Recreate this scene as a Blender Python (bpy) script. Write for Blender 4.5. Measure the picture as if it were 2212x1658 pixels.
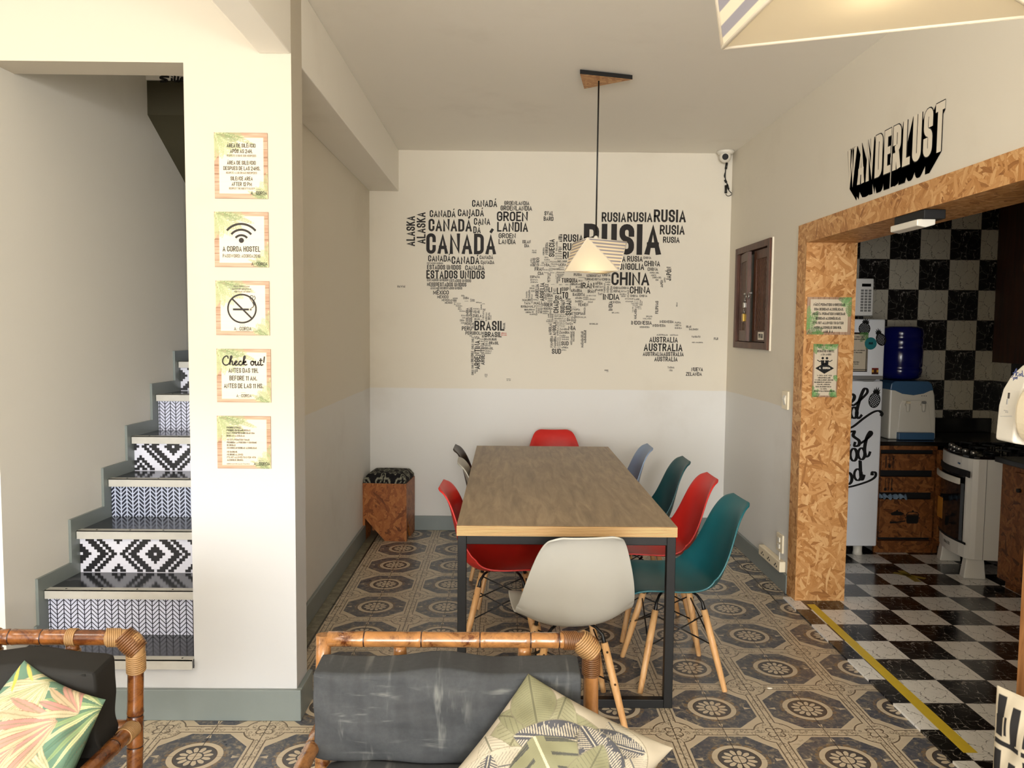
import bpy, bmesh, math, random
import numpy as np
from mathutils import Vector, Matrix, Euler

random.seed(7)
RNG = np.random.default_rng(11)
for _o in list(bpy.data.objects):
    bpy.data.objects.remove(_o)
SC = bpy.context.scene
COL = SC.collection
PI = math.pi

# ------------------------------------------------------------------ camera
FPX, IW, IH = 1731.09, 2212.0, 1658.0
EYE = Vector((0.0, 0.0, 1.557))
RC = [Vector((0.99993414, -0.00692558, 0.00915183)),      # camera right
      Vector((0.00865581, -0.06854552, -0.99761044)),     # camera down
      Vector((0.00753635, 0.99762395, -0.06848106))]      # camera forward
cam_data = bpy.data.cameras.new('camera')
cam_data.sensor_fit = 'HORIZONTAL'
cam_data.sensor_width = 36.0
cam_data.lens = 36.0 * FPX / IW
cam_data.clip_start = 0.02
cam = bpy.data.objects.new('camera', cam_data)
_m = Matrix.Identity(4)
for _i in range(3):
    _m[_i][0] = RC[0][_i]
    _m[_i][1] = -RC[1][_i]
    _m[_i][2] = -RC[2][_i]
    _m[_i][3] = EYE[_i]
cam.matrix_world = _m
COL.objects.link(cam)
SC.camera = cam

# ------------------------------------------------------------------ light and exposure
SC.view_settings.view_transform = 'Standard'
SC.view_settings.look = 'None'
SC.view_settings.gamma = 1.0
SC.view_settings.use_curve_mapping = False
SC.view_settings.exposure = 0.44

world = bpy.data.worlds.new('daylight')
SC.world = world
world.use_nodes = True
world.node_tree.nodes['Background'].inputs[0].default_value = (0.86, 0.93, 1.0, 1)
world.node_tree.nodes['Background'].inputs[1].default_value = 1.0


def area_light(name, loc, rot, sx, sy, power, color):
    d = bpy.data.lights.new(name, 'AREA')
    d.shape = 'RECTANGLE'
    d.size, d.size_y = sx, sy
    d.energy = power
    d.color = color
    o = bpy.data.objects.new(name, d)
    o.location = loc
    o.rotation_euler = rot
    COL.objects.link(o)
    return o


# daylight through the wide doorway behind the photographer and the side window
area_light('doorway_daylight', (-1.1, -6.38, 1.35), (PI / 2, 0, 0), 3.9, 2.4, 430, (0.985, 0.985, 0.975))
area_light('window_daylight', (-3.12, 0.2, 1.6), (0, -PI / 2, 0), 1.3, 2.0, 20, (1.0, 0.97, 0.92))


def point_light(name, loc, power, color):
    d = bpy.data.lights.new(name, 'POINT')
    d.energy = power
    d.color = color
    d.shadow_soft_size = 0.16
    o = bpy.data.objects.new(name, d)
    o.location = loc
    COL.objects.link(o)


# a lounge lamp outside the frame, then an added fill light
point_light('lounge_lamp_or_fill', (-2.0, 1.3, 2.2), 15, (1.0, .93, .82))
point_light('lounge_lamp_or_fill', (.3, -2.6, 2.1), 165, (1.0, .975, .93))  # unseen fill light, added to brighten the ceiling and dining end


# ------------------------------------------------------------------ helpers
def px(x, y, axis, val):
    """world point seen at photo pixel (x, y) on the plane axis = val"""
    d = RC[0] * ((x - IW / 2) / FPX) + RC[1] * ((y - IH / 2) / FPX) + RC[2]
    i = 'xyz'.index(axis)
    return EYE + d * ((val - EYE[i]) / d[i])


def lin(r, g, b):
    f = lambda c: (c / 255) / 12.92 if c / 255 <= 0.04045 else ((c / 255 + 0.055) / 1.055) ** 2.4
    return (f(r), f(g), f(b), 1.0)


class NB:
    """small node builder: every method returns a socket"""
    def __init__(self, name):
        self.mat = bpy.data.materials.new(name)
        self.mat.use_nodes = True
        self.nt = self.mat.node_tree
        self.b = self.nt.nodes['Principled BSDF']
        self._tc = None

    def set(self, sock, v):
        if isinstance(v, bpy.types.NodeSocket):
            self.nt.links.new(v, sock)
        elif v is not None:
            sock.default_value = v

    def n(self, t):
        return self.nt.nodes.new(t)

    def obj(self):
        if self._tc is None:
            self._tc = self.n('ShaderNodeTexCoord')
        return self._tc.outputs['Object']

    def xyz(self, v=None):
        s = self.n('ShaderNodeSeparateXYZ')
        self.set(s.inputs[0], v if v is not None else self.obj())
        return s.outputs

    def comb(self, x, y, z=0.0):
        s = self.n('ShaderNodeCombineXYZ')
        for i, v in enumerate((x, y, z)):
            self.set(s.inputs[i], v)
        return s.outputs[0]

    def m(self, op, a, b=None, c=None, clamp=False):
        s = self.n('ShaderNodeMath')
        s.operation = op
        s.use_clamp = clamp
        for i, v in enumerate((a, b, c)):
            if v is not None:
                self.set(s.inputs[i], v)
        return s.outputs[0]

    def add(self, a, b): return self.m('ADD', a, b)
    def sub(self, a, b): return self.m('SUBTRACT', a, b)
    def mul(self, a, b): return self.m('MULTIPLY', a, b)
    def lt(self, a, b): return self.m('LESS_THAN', a, b)
    def gt(self, a, b): return self.m('GREATER_THAN', a, b)
    def abs(self, a): return self.m('ABSOLUTE', a)
    def min(self, a, b): return self.m('MINIMUM', a, b)
    def max(self, a, b): return self.m('MAXIMUM', a, b)
    def tri(self, a):                                   # distance to the nearest integer, 0 .. 0.5
        return self.abs(self.sub(self.m('FRACT', self.add(a, 0.5)), 0.5))

    def step(self, x, a, b):                            # smooth 0..1 from a to b
        s = self.n('ShaderNodeMapRange')
        s.interpolation_type = 'SMOOTHSTEP'
        for i, v in enumerate((x, a, b, 0.0, 1.0)):
            self.set(s.inputs[i], v)
        return s.outputs[0]

    def mix(self, f, a, b, blend='MIX'):
        s = self.n('ShaderNodeMix')
        s.data_type = 'RGBA'
        s.blend_type = blend
        self.set(s.inputs[0], f)
        self.set(s.inputs[6], a)
        self.set(s.inputs[7], b)
        return s.outputs[2]

    def noise(self, scale, detail=3.0, rough=0.55, v=None, col=False, dist=0.0):
        s = self.n('ShaderNodeTexNoise')
        self.set(s.inputs['Vector'], v if v is not None else self.obj())
        s.inputs['Scale'].default_value = scale
        s.inputs['Detail'].default_value = detail
        s.inputs['Roughness'].default_value = rough
        s.inputs['Distortion'].default_value = dist
        return s.outputs['Color' if col else 'Fac']

    def voro(self, scale, v=None, feature='F1', out='Color', rnd=1.0, dims='3D'):
        s = self.n('ShaderNodeTexVoronoi')
        s.feature = feature
        s.voronoi_dimensions = dims
        self.set(s.inputs['Vector'], v if v is not None else self.obj())
        s.inputs['Scale'].default_value = scale
        s.inputs['Randomness'].default_value = rnd
        return s.outputs[out]

    def map(self, v=None, loc=(0, 0, 0), rot=(0, 0, 0), scale=(1, 1, 1)):
        s = self.n('ShaderNodeMapping')
        self.set(s.inputs[0], v if v is not None else self.obj())
        s.inputs[1].default_value = loc
        s.inputs[2].default_value = rot
        s.inputs[3].default_value = scale
        return s.outputs[0]

    def ramp(self, f, stops):
        s = self.n('ShaderNodeValToRGB')
        cr = s.color_ramp
        while len(cr.elements) < len(stops):
            cr.elements.new(0.5)
        for e, (p, c) in zip(cr.elements, stops):
            e.position = p
            e.color = c
        self.set(s.inputs[0], f)
        return s.outputs[0]

    def bump(self, h, strength=0.2, dist=0.01):
        s = self.n('ShaderNodeBump')
        s.inputs['Strength'].default_value = strength
        s.inputs['Distance'].default_value = dist
        self.set(s.inputs['Height'], h)
        self.set(self.b.inputs['Normal'], s.outputs[0])

    def done(self, color, rough=0.5, metal=0.0, spec=0.5, coat=0.0):
        self.set(self.b.inputs['Base Color'], color)
        self.set(self.b.inputs['Roughness'], rough)
        self.set(self.b.inputs['Metallic'], metal)
        self.set(self.b.inputs['Specular IOR Level'], spec)
        self.set(self.b.inputs['Coat Weight'], coat)
        self.b.inputs['Coat Roughness'].default_value = 0.08
        return self.mat


def plain(name, rgb, rough=0.5, metal=0.0, spec=0.5, var=0.06, coat=0.0, scale=9.0):
    b = NB(name)
    c = lin(*rgb)
    d = tuple(x * (1 - var) for x in c[:3]) + (1,)
    return b.done(b.mix(b.noise(scale, 4), d, c), rough, metal, spec, coat)


# ---------------- mesh collector
class MB:
    def __init__(self):
        self.v, self.f, self.mi, self.sm = [], [], [], []
        self.cols = None

    def addv(self, pts):
        i = len(self.v)
        self.v.extend([tuple(p) for p in pts])
        return i

    def face(self, idx, mi=0, sm=False):
        self.f.append(tuple(idx))
        self.mi.append(mi)
        self.sm.append(sm)

    def quad(self, a, b, c, d, mi=0):
        i = self.addv((a, b, c, d))
        self.face((i, i + 1, i + 2, i + 3), mi)

    def poly(self, pts, mi=0):
        i = self.addv(pts)
        self.face(range(i, i + len(pts)), mi)

    def box(self, c0, c1, mi=0, M=None):
        x0, y0, z0 = c0
        x1, y1, z1 = c1
        x0, x1 = min(x0, x1), max(x0, x1)
        y0, y1 = min(y0, y1), max(y0, y1)
        z0, z1 = min(z0, z1), max(z0, z1)
        p = [Vector(q) for q in ((x0, y0, z0), (x1, y0, z0), (x1, y1, z0), (x0, y1, z0), (x0, y0, z1), (x1, y0, z1), (x1, y1, z1), (x0, y1, z1))]
        if M is not None:
            p = [M @ q for q in p]
        i = self.addv(p)
        for q in ((3, 2, 1, 0), (4, 5, 6, 7), (0, 1, 5, 4), (1, 2, 6, 5), (2, 3, 7, 6), (3, 0, 4, 7)):
            self.face([i + k for k in q], mi)

    def bar(self, a, b, w, h, mi=0, up=(0, 0, 1)):
        """square bar from a to b"""
        a, b = Vector(a), Vector(b)
        d = (b - a)
        L = d.length
        d.normalize()
        u = Vector(up)
        s = d.cross(u)
        if s.length < 1e-4:
            s = d.cross(Vector((1, 0, 0)))
        s.normalize()
        u = s.cross(d)
        M = Matrix((( s.x, d.x, u.x, a.x), (s.y, d.y, u.y, a.y), (s.z, d.z, u.z, a.z), (0, 0, 0, 1)))
        self.box((-w / 2, 0, -h / 2), (w / 2, L, h / 2), mi, M)

    def tube(self, pts, r, n=10, mi=0, caps=True, closed=False):
        pts = [Vector(p) for p in pts]
        m = len(pts)
        rr = r if isinstance(r, (list, tuple)) else [r] * m
        t0 = (pts[1] - pts[0]).normalized()
        ref = Vector((0, 0, 1)) if abs(t0.z) < 0.9 else Vector((1, 0, 0))
        nrm = (ref - t0 * ref.dot(t0)).normalized()
        base = len(self.v)
        for k in range(m):
            if closed:
                t = pts[(k + 1) % m] - pts[k - 1]
            elif k == 0:
                t = pts[1] - pts[0]
            elif k == m - 1:
                t = pts[-1] - pts[-2]
            else:
                t = pts[k + 1] - pts[k - 1]
            if t.length < 1e-9:
                t = t0
            t = t.normalized()
            nrm = nrm - t * nrm.dot(t)
            nrm.normalize()
            bn = t.cross(nrm)
            for j in range(n):
                a = 2 * PI * j / n
                self.v.append(tuple(pts[k] + (nrm * math.cos(a) + bn * math.sin(a)) * rr[k]))
        for k in range(m if closed else m - 1):
            k2 = (k + 1) % m
            for j in range(n):
                j2 = (j + 1) % n
                self.face((base + k * n + j, base + k * n + j2, base + k2 * n + j2, base + k2 * n + j), mi if not callable(mi) else mi(k), True)
        if caps and not closed:
            mm = mi if not callable(mi) else 0
            self.face([base + j for j in range(n)][::-1], mm)
            self.face([base + (m - 1) * n + j for j in range(n)], mm)

    def lathe(self, prof, M=None, n=24, mi=0, caps=True):
        """profile of (radius, height) turned around local z"""
        M = M or Matrix.Identity(4)
        base = len(self.v)
        for r, h in prof:
            for j in range(n):
                a = 2 * PI * j / n
                self.v.append(tuple(M @ Vector((r * math.cos(a), r * math.sin(a), h))))
        for k in range(len(prof) - 1):
            for j in range(n):
                j2 = (j + 1) % n
                self.face((base + k * n + j, base + k * n + j2, base + (k + 1) * n + j2, base + (k + 1) * n + j), mi if not callable(mi) else mi(k), True)
        if caps:
            if prof[0][0] > 1e-5:
                self.face([base + j for j in range(n)][::-1], mi if not callable(mi) else mi(0))
            if prof[-1][0] > 1e-5:
                self.face([base + (len(prof) - 1) * n + j for j in range(n)], mi if not callable(mi) else mi(len(prof) - 2))

    def prism(self, poly, fn, d0, d1, mi=0):
        """2-D polygon (a, b) pushed from depth d0 to d1; fn(a, b, d) gives the point"""
        n = len(poly)
        i = self.addv([fn(a, b, d0) for a, b in poly] + [fn(a, b, d1) for a, b in poly])
        self.face(list(range(i, i + n))[::-1], mi)
        self.face(range(i + n, i + 2 * n), mi)
        for k in range(n):
            k2 = (k + 1) % n
            self.face((i + k, i + k2, i + n + k2, i + n + k), mi)

    def grid(self, fn, nu, nv, mi=0, sm=True, color=None):
        """fn(u, v) over 0..1; color(u, v) painted per point"""
        base = len(self.v)
        for j in range(nv + 1):
            for i in range(nu + 1):
                self.v.append(tuple(fn(i / nu, j / nv)))
        for j in range(nv):
            for i in range(nu):
                a = base + j * (nu + 1) + i
                self.face((a, a + 1, a + nu + 2, a + nu + 1), mi if not callable(mi) else mi((i + .5) / nu, (j + .5) / nv), sm)
        if color is not None:
            u, v = np.meshgrid(np.arange(nu + 1) / nu, np.arange(nv + 1) / nv)
            c = color(u.ravel(), v.ravel())
            self.paint(base, c)

    def paint(self, base, c):
        if self.cols is None:
            self.cols = []
        self.cols.append((base, c))

    def build(self, name, mats, parent=None, loc=None, bevel=0.0, sub=0, recalc=True, shade=None, solid=0.0, bsegs=2):
        me = bpy.data.meshes.new(name)
        L = Vector(loc) if loc is not None else Vector((0, 0, 0))
        vs = self.v if loc is None else [(x - L.x, y - L.y, z - L.z) for x, y, z in self.v]
        me.from_pydata(vs, [], self.f)
        if not isinstance(mats, (list, tuple)):
            mats = [mats]
        for m in mats:
            me.materials.append(m)
        me.polygons.foreach_set('material_index', self.mi)
        me.polygons.foreach_set('use_smooth', [bool(s) if shade is None else shade for s in self.sm])
        if self.cols is not None:
            at = me.attributes.new('Col', 'FLOAT_COLOR', 'POINT')
            arr = np.ones((len(self.v), 4), dtype=np.float32)
            for base, c in self.cols:
                arr[base:base + len(c), :3] = c
            at.data.foreach_set('color', arr.ravel())
        if recalc:
            bm = bmesh.new()
            bm.from_mesh(me)
            bmesh.ops.recalc_face_normals(bm, faces=bm.faces)
            bm.to_mesh(me)
            bm.free()
        me.update()
        o = bpy.data.objects.new(name, me)
        COL.objects.link(o)
        if loc is not None:
            o.location = L
        if parent is not None:
            o.parent = parent
            if parent.type == 'EMPTY' or True:
                pl = world_loc(parent)
                o.location = (L - pl) if loc is not None else -pl
        if solid:
            s = o.modifiers.new('thickness', 'SOLIDIFY')
            s.thickness = solid
            s.offset = 0
        if bevel:
            b = o.modifiers.new('soft_edges', 'BEVEL')
            b.width = bevel
            b.segments = bsegs
            b.limit_method = 'ANGLE'
            b.angle_limit = math.radians(40)
        if sub:
            s = o.modifiers.new('smooth', 'SUBSURF')
            s.levels = s.render_levels = sub
        return o


def world_loc(o):
    p = Vector(o.location)
    while o.parent is not None:
        o = o.parent
        p = p + Vector(o.location)
    return p


def tag(o, label=None, cat=None, group=None, kind=None):
    if label:
        o['label'] = label
    if cat:
        o['category'] = cat
    if group:
        o['group'] = group
    if kind:
        o['kind'] = kind
    return o


def thing(name, label, cat, loc, group=None):
    o = bpy.data.objects.new(name, None)
    o.empty_display_size = 0.05
    o.location = loc
    COL.objects.link(o)
    return tag(o, label, cat, group)


def copy_tree(o, parent=None):
    c = o.copy()
    COL.objects.link(c)
    if parent is not None:
        c.parent = parent
    for ch in [k for k in bpy.data.objects if k.parent == o]:
        copy_tree(ch, c)
    return c


def smooth_path(pts, k=6, closed=False):
    P = [Vector(p) for p in pts]
    n = len(P)
    out = []
    for i in range(n if closed else n - 1):
        if closed:
            a, b, c, d = P[(i - 1) % n], P[i], P[(i + 1) % n], P[(i + 2) % n]
        else:
            a, b, c, d = P[max(i - 1, 0)], P[i], P[i + 1], P[min(i + 2, n - 1)]
        for j in range(k):
            t = j / k
            out.append(0.5 * ((2 * b) + (c - a) * t + (2 * a - 5 * b + 4 * c - d) * t * t + (3 * b - a - 3 * c + d) * t ** 3))
    if not closed:
        out.append(P[-1])
    return out


# ---------------- lettering: strokes of constant weight
R_ = 1
GL = {
    'A': (.50, [[(0, 0), (.5, 1), (1, 0)], [(.19, .28), (.81, .28)]]),
    'B': (.46, [[(.5, .53), (0, .53), (0, 1), (1, 1, R_), (1, .53, R_), (.5, .53)], [(0, .53), (0, 0), (1, 0, R_), (1, .53, R_), (.4, .53)]]),
    'C': (.44, [[(1, .68), (1, 1, R_), (0, 1, R_), (0, 0, R_), (1, 0, R_), (1, .32)]]),
    'D': (.46, [[(.4, 0), (0, 0), (0, 1), (1, 1, R_), (1, 0, R_), (.4, 0)]]),
    'E': (.38, [[(1, 1), (0, 1), (0, 0), (1, 0)], [(0, .52), (.85, .52)]]),
    'F': (.38, [[(1, 1), (0, 1), (0, 0)], [(0, .5), (.85, .5)]]),
    'G': (.46, [[(1, .7), (1, 1, R_), (0, 1, R_), (0, 0, R_), (1, 0, R_), (1, .48), (.55, .48)]]),
    'H': (.48, [[(0, 0), (0, 1)], [(1, 0), (1, 1)], [(0, .52), (1, .52)]]),
    'I': (.0, [[(0, 0), (0, 1)]]),
    'J': (.34, [[(1, 1), (1, 0, R_), (0, 0, R_), (0, .3)]]),
    'K': (.46, [[(0, 0), (0, 1)], [(1, 1), (.05, .42)], [(.35, .6), (1, 0)]]),
    'L': (.40, [[(0, 1), (0, 0), (1, 0)]]),
    'M': (.62, [[(0, 0), (0, 1), (.5, .2), (1, 1), (1, 0)]]),
    'N': (.50, [[(0, 0), (0, 1), (1, 0), (1, 1)]]),
    'O': (.46, [[(.5, 1), (0, 1, R_), (0, 0, R_), (1, 0, R_), (1, 1, R_), (.5, 1)]]),
    'P': (.44, [[(0, 0), (0, 1), (1, 1, R_), (1, .45, R_), (0, .45)]]),
    'Q': (.46, [[(.5, 1), (0, 1, R_), (0, 0, R_), (1, 0, R_), (1, 1, R_), (.5, 1)], [(.6, .2), (1.1, -.1)]]),
    'R': (.46, [[(0, 0), (0, 1), (1, 1, R_), (1, .47, R_), (0, .47)], [(.5, .47), (1, 0)]]),
    'S': (.44, [[(1, .72), (1, 1, R_), (0, 1, R_), (0, .53, R_), (1, .47, R_), (1, 0, R_), (0, 0, R_), (0, .28)]]),
    'T': (.44, [[(0, 1), (1, 1)], [(.5, 1), (.5, 0)]]),
    'U': (.46, [[(0, 1), (0, 0, R_), (1, 0, R_), (1, 1)]]),
    'V': (.50, [[(0, 1), (.5, 0), (1, 1)]]),
    'W': (.84, [[(0, 1), (.27, 0), (.5, .85), (.73, 0), (1, 1)]]),
    'X': (.50, [[(0, 0), (1, 1)], [(0, 1), (1, 0)]]),
    'Y': (.48, [[(0, 1), (.5, .45), (1, 1)], [(.5, .45), (.5, 0)]]),
    'Z': (.42, [[(0, 1), (1, 1), (0, 0), (1, 0)]]),
    '0': (.44, [[(.5, 1), (0, 1, R_), (0, 0, R_), (1, 0, R_), (1, 1, R_), (.5, 1)]]),
    '1': (.16, [[(0, .85), (1, 1), (1, 0)]]),
    '2': (.44, [[(0, .72), (0, 1, R_), (1, 1, R_), (1, .6), (0, 0), (1, 0)]]),
    '4': (.46, [[(.8, 0), (.8, 1), (0, .25), (1.1, .25)]]),
    '6': (.44, [[(1, .75), (1, 1, R_), (0, 1, R_), (0, 0, R_), (1, 0, R_), (1, .55, R_), (0, .55)]]),
    '5': (.44, [[(1, 1), (0, 1), (0, .55), (1, .55, R_), (1, 0, R_), (0, 0, R_), (0, .25)]]),
    '8': (.44, [[(.5, 1), (0, 1, R_), (0, 0, R_), (1, 0, R_), (1, 1, R_), (.5, 1)], [(0, .52), (1, .52)]]),
    '.': (.0, [[(0, 0), (0, .07)]]),
    ':': (.0, [[(0, .05), (0, .18)], [(0, .6), (0, .73)]]),
    '-': (.26, [[(0, .45), (1, .45)]]),
    '!': (.0, [[(0, 0), (0, .12)], [(0, .3), (0, 1)]]),
    "'": (.0, [[(0, .75), (0, 1)]]),
    '&': (.46, [[(1, 0), (.1, .75), (.1, 1, R_), (.8, 1, R_), (.8, .7), (0, .35), (0, 0, R_), (.7, 0, R_), (1, .4)]]),
    '/': (.36, [[(0, 0), (1, 1)]]),
}
ACC = {'Á': ('A', 'a'), 'É': ('E', 'a'), 'Í': ('I', 'a'), 'Ó': ('O', 'a'), 'Ú': ('U', 'a'), 'Ñ': ('N', 't'), 'Ã': ('A', 't'), 'Ê': ('E', 'c'), 'Ç': ('C', 'd')}


def fillet(pts, rad):
    out = []
    n = len(pts)
    for i, p in enumerate(pts):
        q = Vector((p[0], p[1]))
        if len(p) > 2 and 0 < i < n - 1:
            a, b = Vector(pts[i - 1][:2]), Vector(pts[i + 1][:2])
            da, db = a - q, b - q
            la, lb = da.length, db.length
            r = min(rad, la * .5 if len(pts[i - 1]) > 2 else la, lb * .5 if len(pts[i + 1]) > 2 else lb)
            s, e = q + da.normalized() * r, q + db.normalized() * r
            for k in range(5):
                t = k / 4
                ang = t * PI / 2
                out.append(q + (s - q) * (1 - math.sin(ang)) + (e - q) * (1 - math.cos(ang)))
        else:
            out.append(q)
    return out


def ribbon(pts, w, wl=None):
    """left and right outline of a 2-D polyline with mitred joins; w is half the weight or a list of it"""
    P = []
    for p in pts:
        v = Vector((p[0], p[1]))
        if not P or (v - P[-1]).length > 1e-7:
            P.append(v)
    n = len(P)
    W = w if isinstance(w, (list, tuple)) else None
    L, Rr = [], []
    for i in range(n):
        ww = W[min(i, len(W) - 1)] if W else w
        if i == 0:
            d = (P[1] - P[0]).normalized()
            nn = Vector((-d.y, d.x))
            k = 1
        elif i == n - 1:
            d = (P[-1] - P[-2]).normalized()
            nn = Vector((-d.y, d.x))
            k = 1
        else:
            d0, d1 = (P[i] - P[i - 1]).normalized(), (P[i + 1] - P[i]).normalized()
            n0, n1 = Vector((-d0.y, d0.x)), Vector((-d1.y, d1.x))
            nn = n0 + n1
            if nn.length < 1e-4:
                nn = n0
            nn.normalize()
            k = min(1 / max(nn.dot(n1), 0.3), 2.6)
        L.append(P[i] + nn * ww * k)
        Rr.append(P[i] - nn * ww * k)
    return L, Rr


_layer = [0]


def stroke(mb, pts, w, fn, mi=0, clampy=None):
    """flat ribbon on a surface; neighbouring strokes lie a hair apart so that none shares a plane with another"""
    _layer[0] = (_layer[0] + 1) % 6
    p0 = pts[0]
    o, a, b = Vector(fn(p0[0], p0[1])), Vector(fn(p0[0] + .002, p0[1])), Vector(fn(p0[0], p0[1] + .002))
    nr = (a - o).cross(b - o)
    nr = nr.normalized() * (_layer[0] * 4e-5) if nr.length > 0 else Vector((0, 0, 0))
    f0 = fn
    fn = lambda x, y: Vector(f0(x, y)) + nr
    L, Rr = ribbon(pts, w)
    cl = (lambda p: (p.x, min(max(p.y, clampy[0]), clampy[1]))) if clampy else (lambda p: (p.x, p.y))
    i = mb.addv([fn(*cl(p)) for p in L] + [fn(*cl(p)) for p in Rr])
    n = len(L)
    for k in range(n - 1):
        mb.face((i + n + k, i + n + k + 1, i + k + 1, i + k), mi)


def glyph_paths(text, width, height, weight, gap):
    """stroke centre lines of a line of capitals fitted into width x height"""
    t = weight * height
    nat, items = 0.0, []
    for ch in text:
        if ch == ' ':
            items.append((None, .22, None))
            nat += .22
            continue
        base, acc = ACC.get(ch, (ch, None))
        w, paths = GL.get(base, GL['O'])
        items.append((paths, w, acc))
        nat += w
    n = len(items)
    fixed = t * sum(1 for it in items if it[0] is not None) + gap * height * (n - 1)
    if fixed > width * 0.8:
        k = width * 0.62 / fixed
        t *= k
        gap *= k
        fixed = width * 0.62
    sx = (width - fixed) / max(nat, 1e-6)
    x = 0.0
    out = []
    for paths, w, acc in items:
        if paths is None:
            x += w * sx + gap * height
            continue
        gw = w * sx
        rad = max(min(gw * .5, height * .3), height * 0.05)
        for p in paths:
            q = [(x + t / 2 + a[0] * gw, t / 2 + a[1] * (height - t)) + tuple(a[2:]) for a in p]
            fp = fillet(q, rad)
            if (fp[0] - fp[-1]).length > 1e-6:              # square ends
                fp[0] = fp[0] + (fp[0] - fp[1]).normalized() * t * .5
                fp[-1] = fp[-1] + (fp[-1] - fp[-2]).normalized() * t * .5
            out.append((fp, t, (0, height)))
        cx = x + t / 2 + gw / 2
        if acc == 'a':
            out.append(([Vector((cx - .02 * height, height * 1.05)), Vector((cx + .10 * height, height * 1.24))], t * .8, None))
        elif acc == 'c':
            out.append(([Vector((cx - .12 * height, height * 1.06)), Vector((cx, height * 1.2)), Vector((cx + .12 * height, height * 1.06))], t * .7, None))
        elif acc == 't':
            out.append(([Vector((cx - .16 * height, height * 1.08)), Vector((cx - .05 * height, height * 1.16)), Vector((cx + .05 * height, height * 1.1)), Vector((cx + .16 * height, height * 1.18))], t * .7, None))
        elif acc == 'd':
            out.append(([Vector((cx, 0)), Vector((cx, -height * .15))], t * .7, None))
        x += gw + t + gap * height
    return out


def lettering(mb, text, x0, y0, w, h, fn, weight=.15, gap=.07, mi=0, rot=0):
    """one line of capitals in the box (x0, y0, w, h) of a flat surface; fn(a, b) gives the point; rot 90 reads upward, 270 downward"""
    W_, H_ = (w, h) if rot == 0 else (h, w)
    for pts, t, cl in glyph_paths(text, W_, H_, weight, gap):
        if rot == 0:
            g = lambda a, b: fn(x0 + a, y0 + b)
        elif rot == 90:
            g = lambda a, b: fn(x0 + w - b, y0 + a)
        else:
            g = lambda a, b: fn(x0 + b, y0 + h - a)
        stroke(mb, pts, t / 2, g, mi, cl)


def disc(mb, c, r, fn, mi=0, n=20, ry=None):
    mb.poly([fn(c[0] + r * math.cos(2 * PI * k / n), c[1] + (ry or r) * math.sin(2 * PI * k / n)) for k in range(n)], mi)


def arc_pts(c, r, a0, a1, n=16):
    return [(c[0] + r * math.cos(math.radians(a0 + (a1 - a0) * k / n)), c[1] + r * math.sin(math.radians(a0 + (a1 - a0) * k / n))) for k in range(n + 1)]
# ------------------------------------------------------------------ materials
M = {}


def wall_paint(name, lower, upper, zsplit=None, soft=.004):
    b = NB(name)
    s = b.xyz()
    dirt = b.noise(1.3, 6, .6)
    fine = b.noise(38, 3, .6)
    up, lo = lin(*upper), lin(*lower)
    if zsplit is None:
        c = up
    else:
        c = b.mix(b.step(b.add(s[2], b.mul(b.sub(b.noise(3, 2), .5), .012)), zsplit - soft, zsplit + soft), lo, up)
    c = b.mix(b.mul(b.step(dirt, .52, .8), .16), c, lin(150, 132, 100))
    scuff = b.step(b.noise(26, 5, .75, dist=1.5), .715, .76)
    c = b.mix(b.mul(scuff, .22), c, lin(90, 80, 66))
    b.bump(b.add(b.mul(fine, .3), b.noise(5, 3)), .12, .004)
    return b.done(c, .62, 0, .3)


M['wall'] = wall_paint('two_tone_wall_paint', (226, 224, 219), (224, 216, 199), 1.10)
M['wall_cream'] = wall_paint('cream_wall_paint', (200, 200, 200), (198, 189, 171), 1.15, .3)  # two-tone paint; its wide soft blend paints in the pillar's light gradient
M['wall_stair'] = wall_paint('stairwell_wall_paint', (228, 225, 217), (228, 225, 217))
M['ceiling'] = wall_paint('ceiling_paint', (247, 242, 231), (247, 242, 231))
M['skirting'] = plain('grey_green_skirting', (128, 136, 133), .32, 0, .5, .12)
M['dark_soffit'] = plain('dark_soffit_paint', (58, 53, 32), .8)


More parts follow.
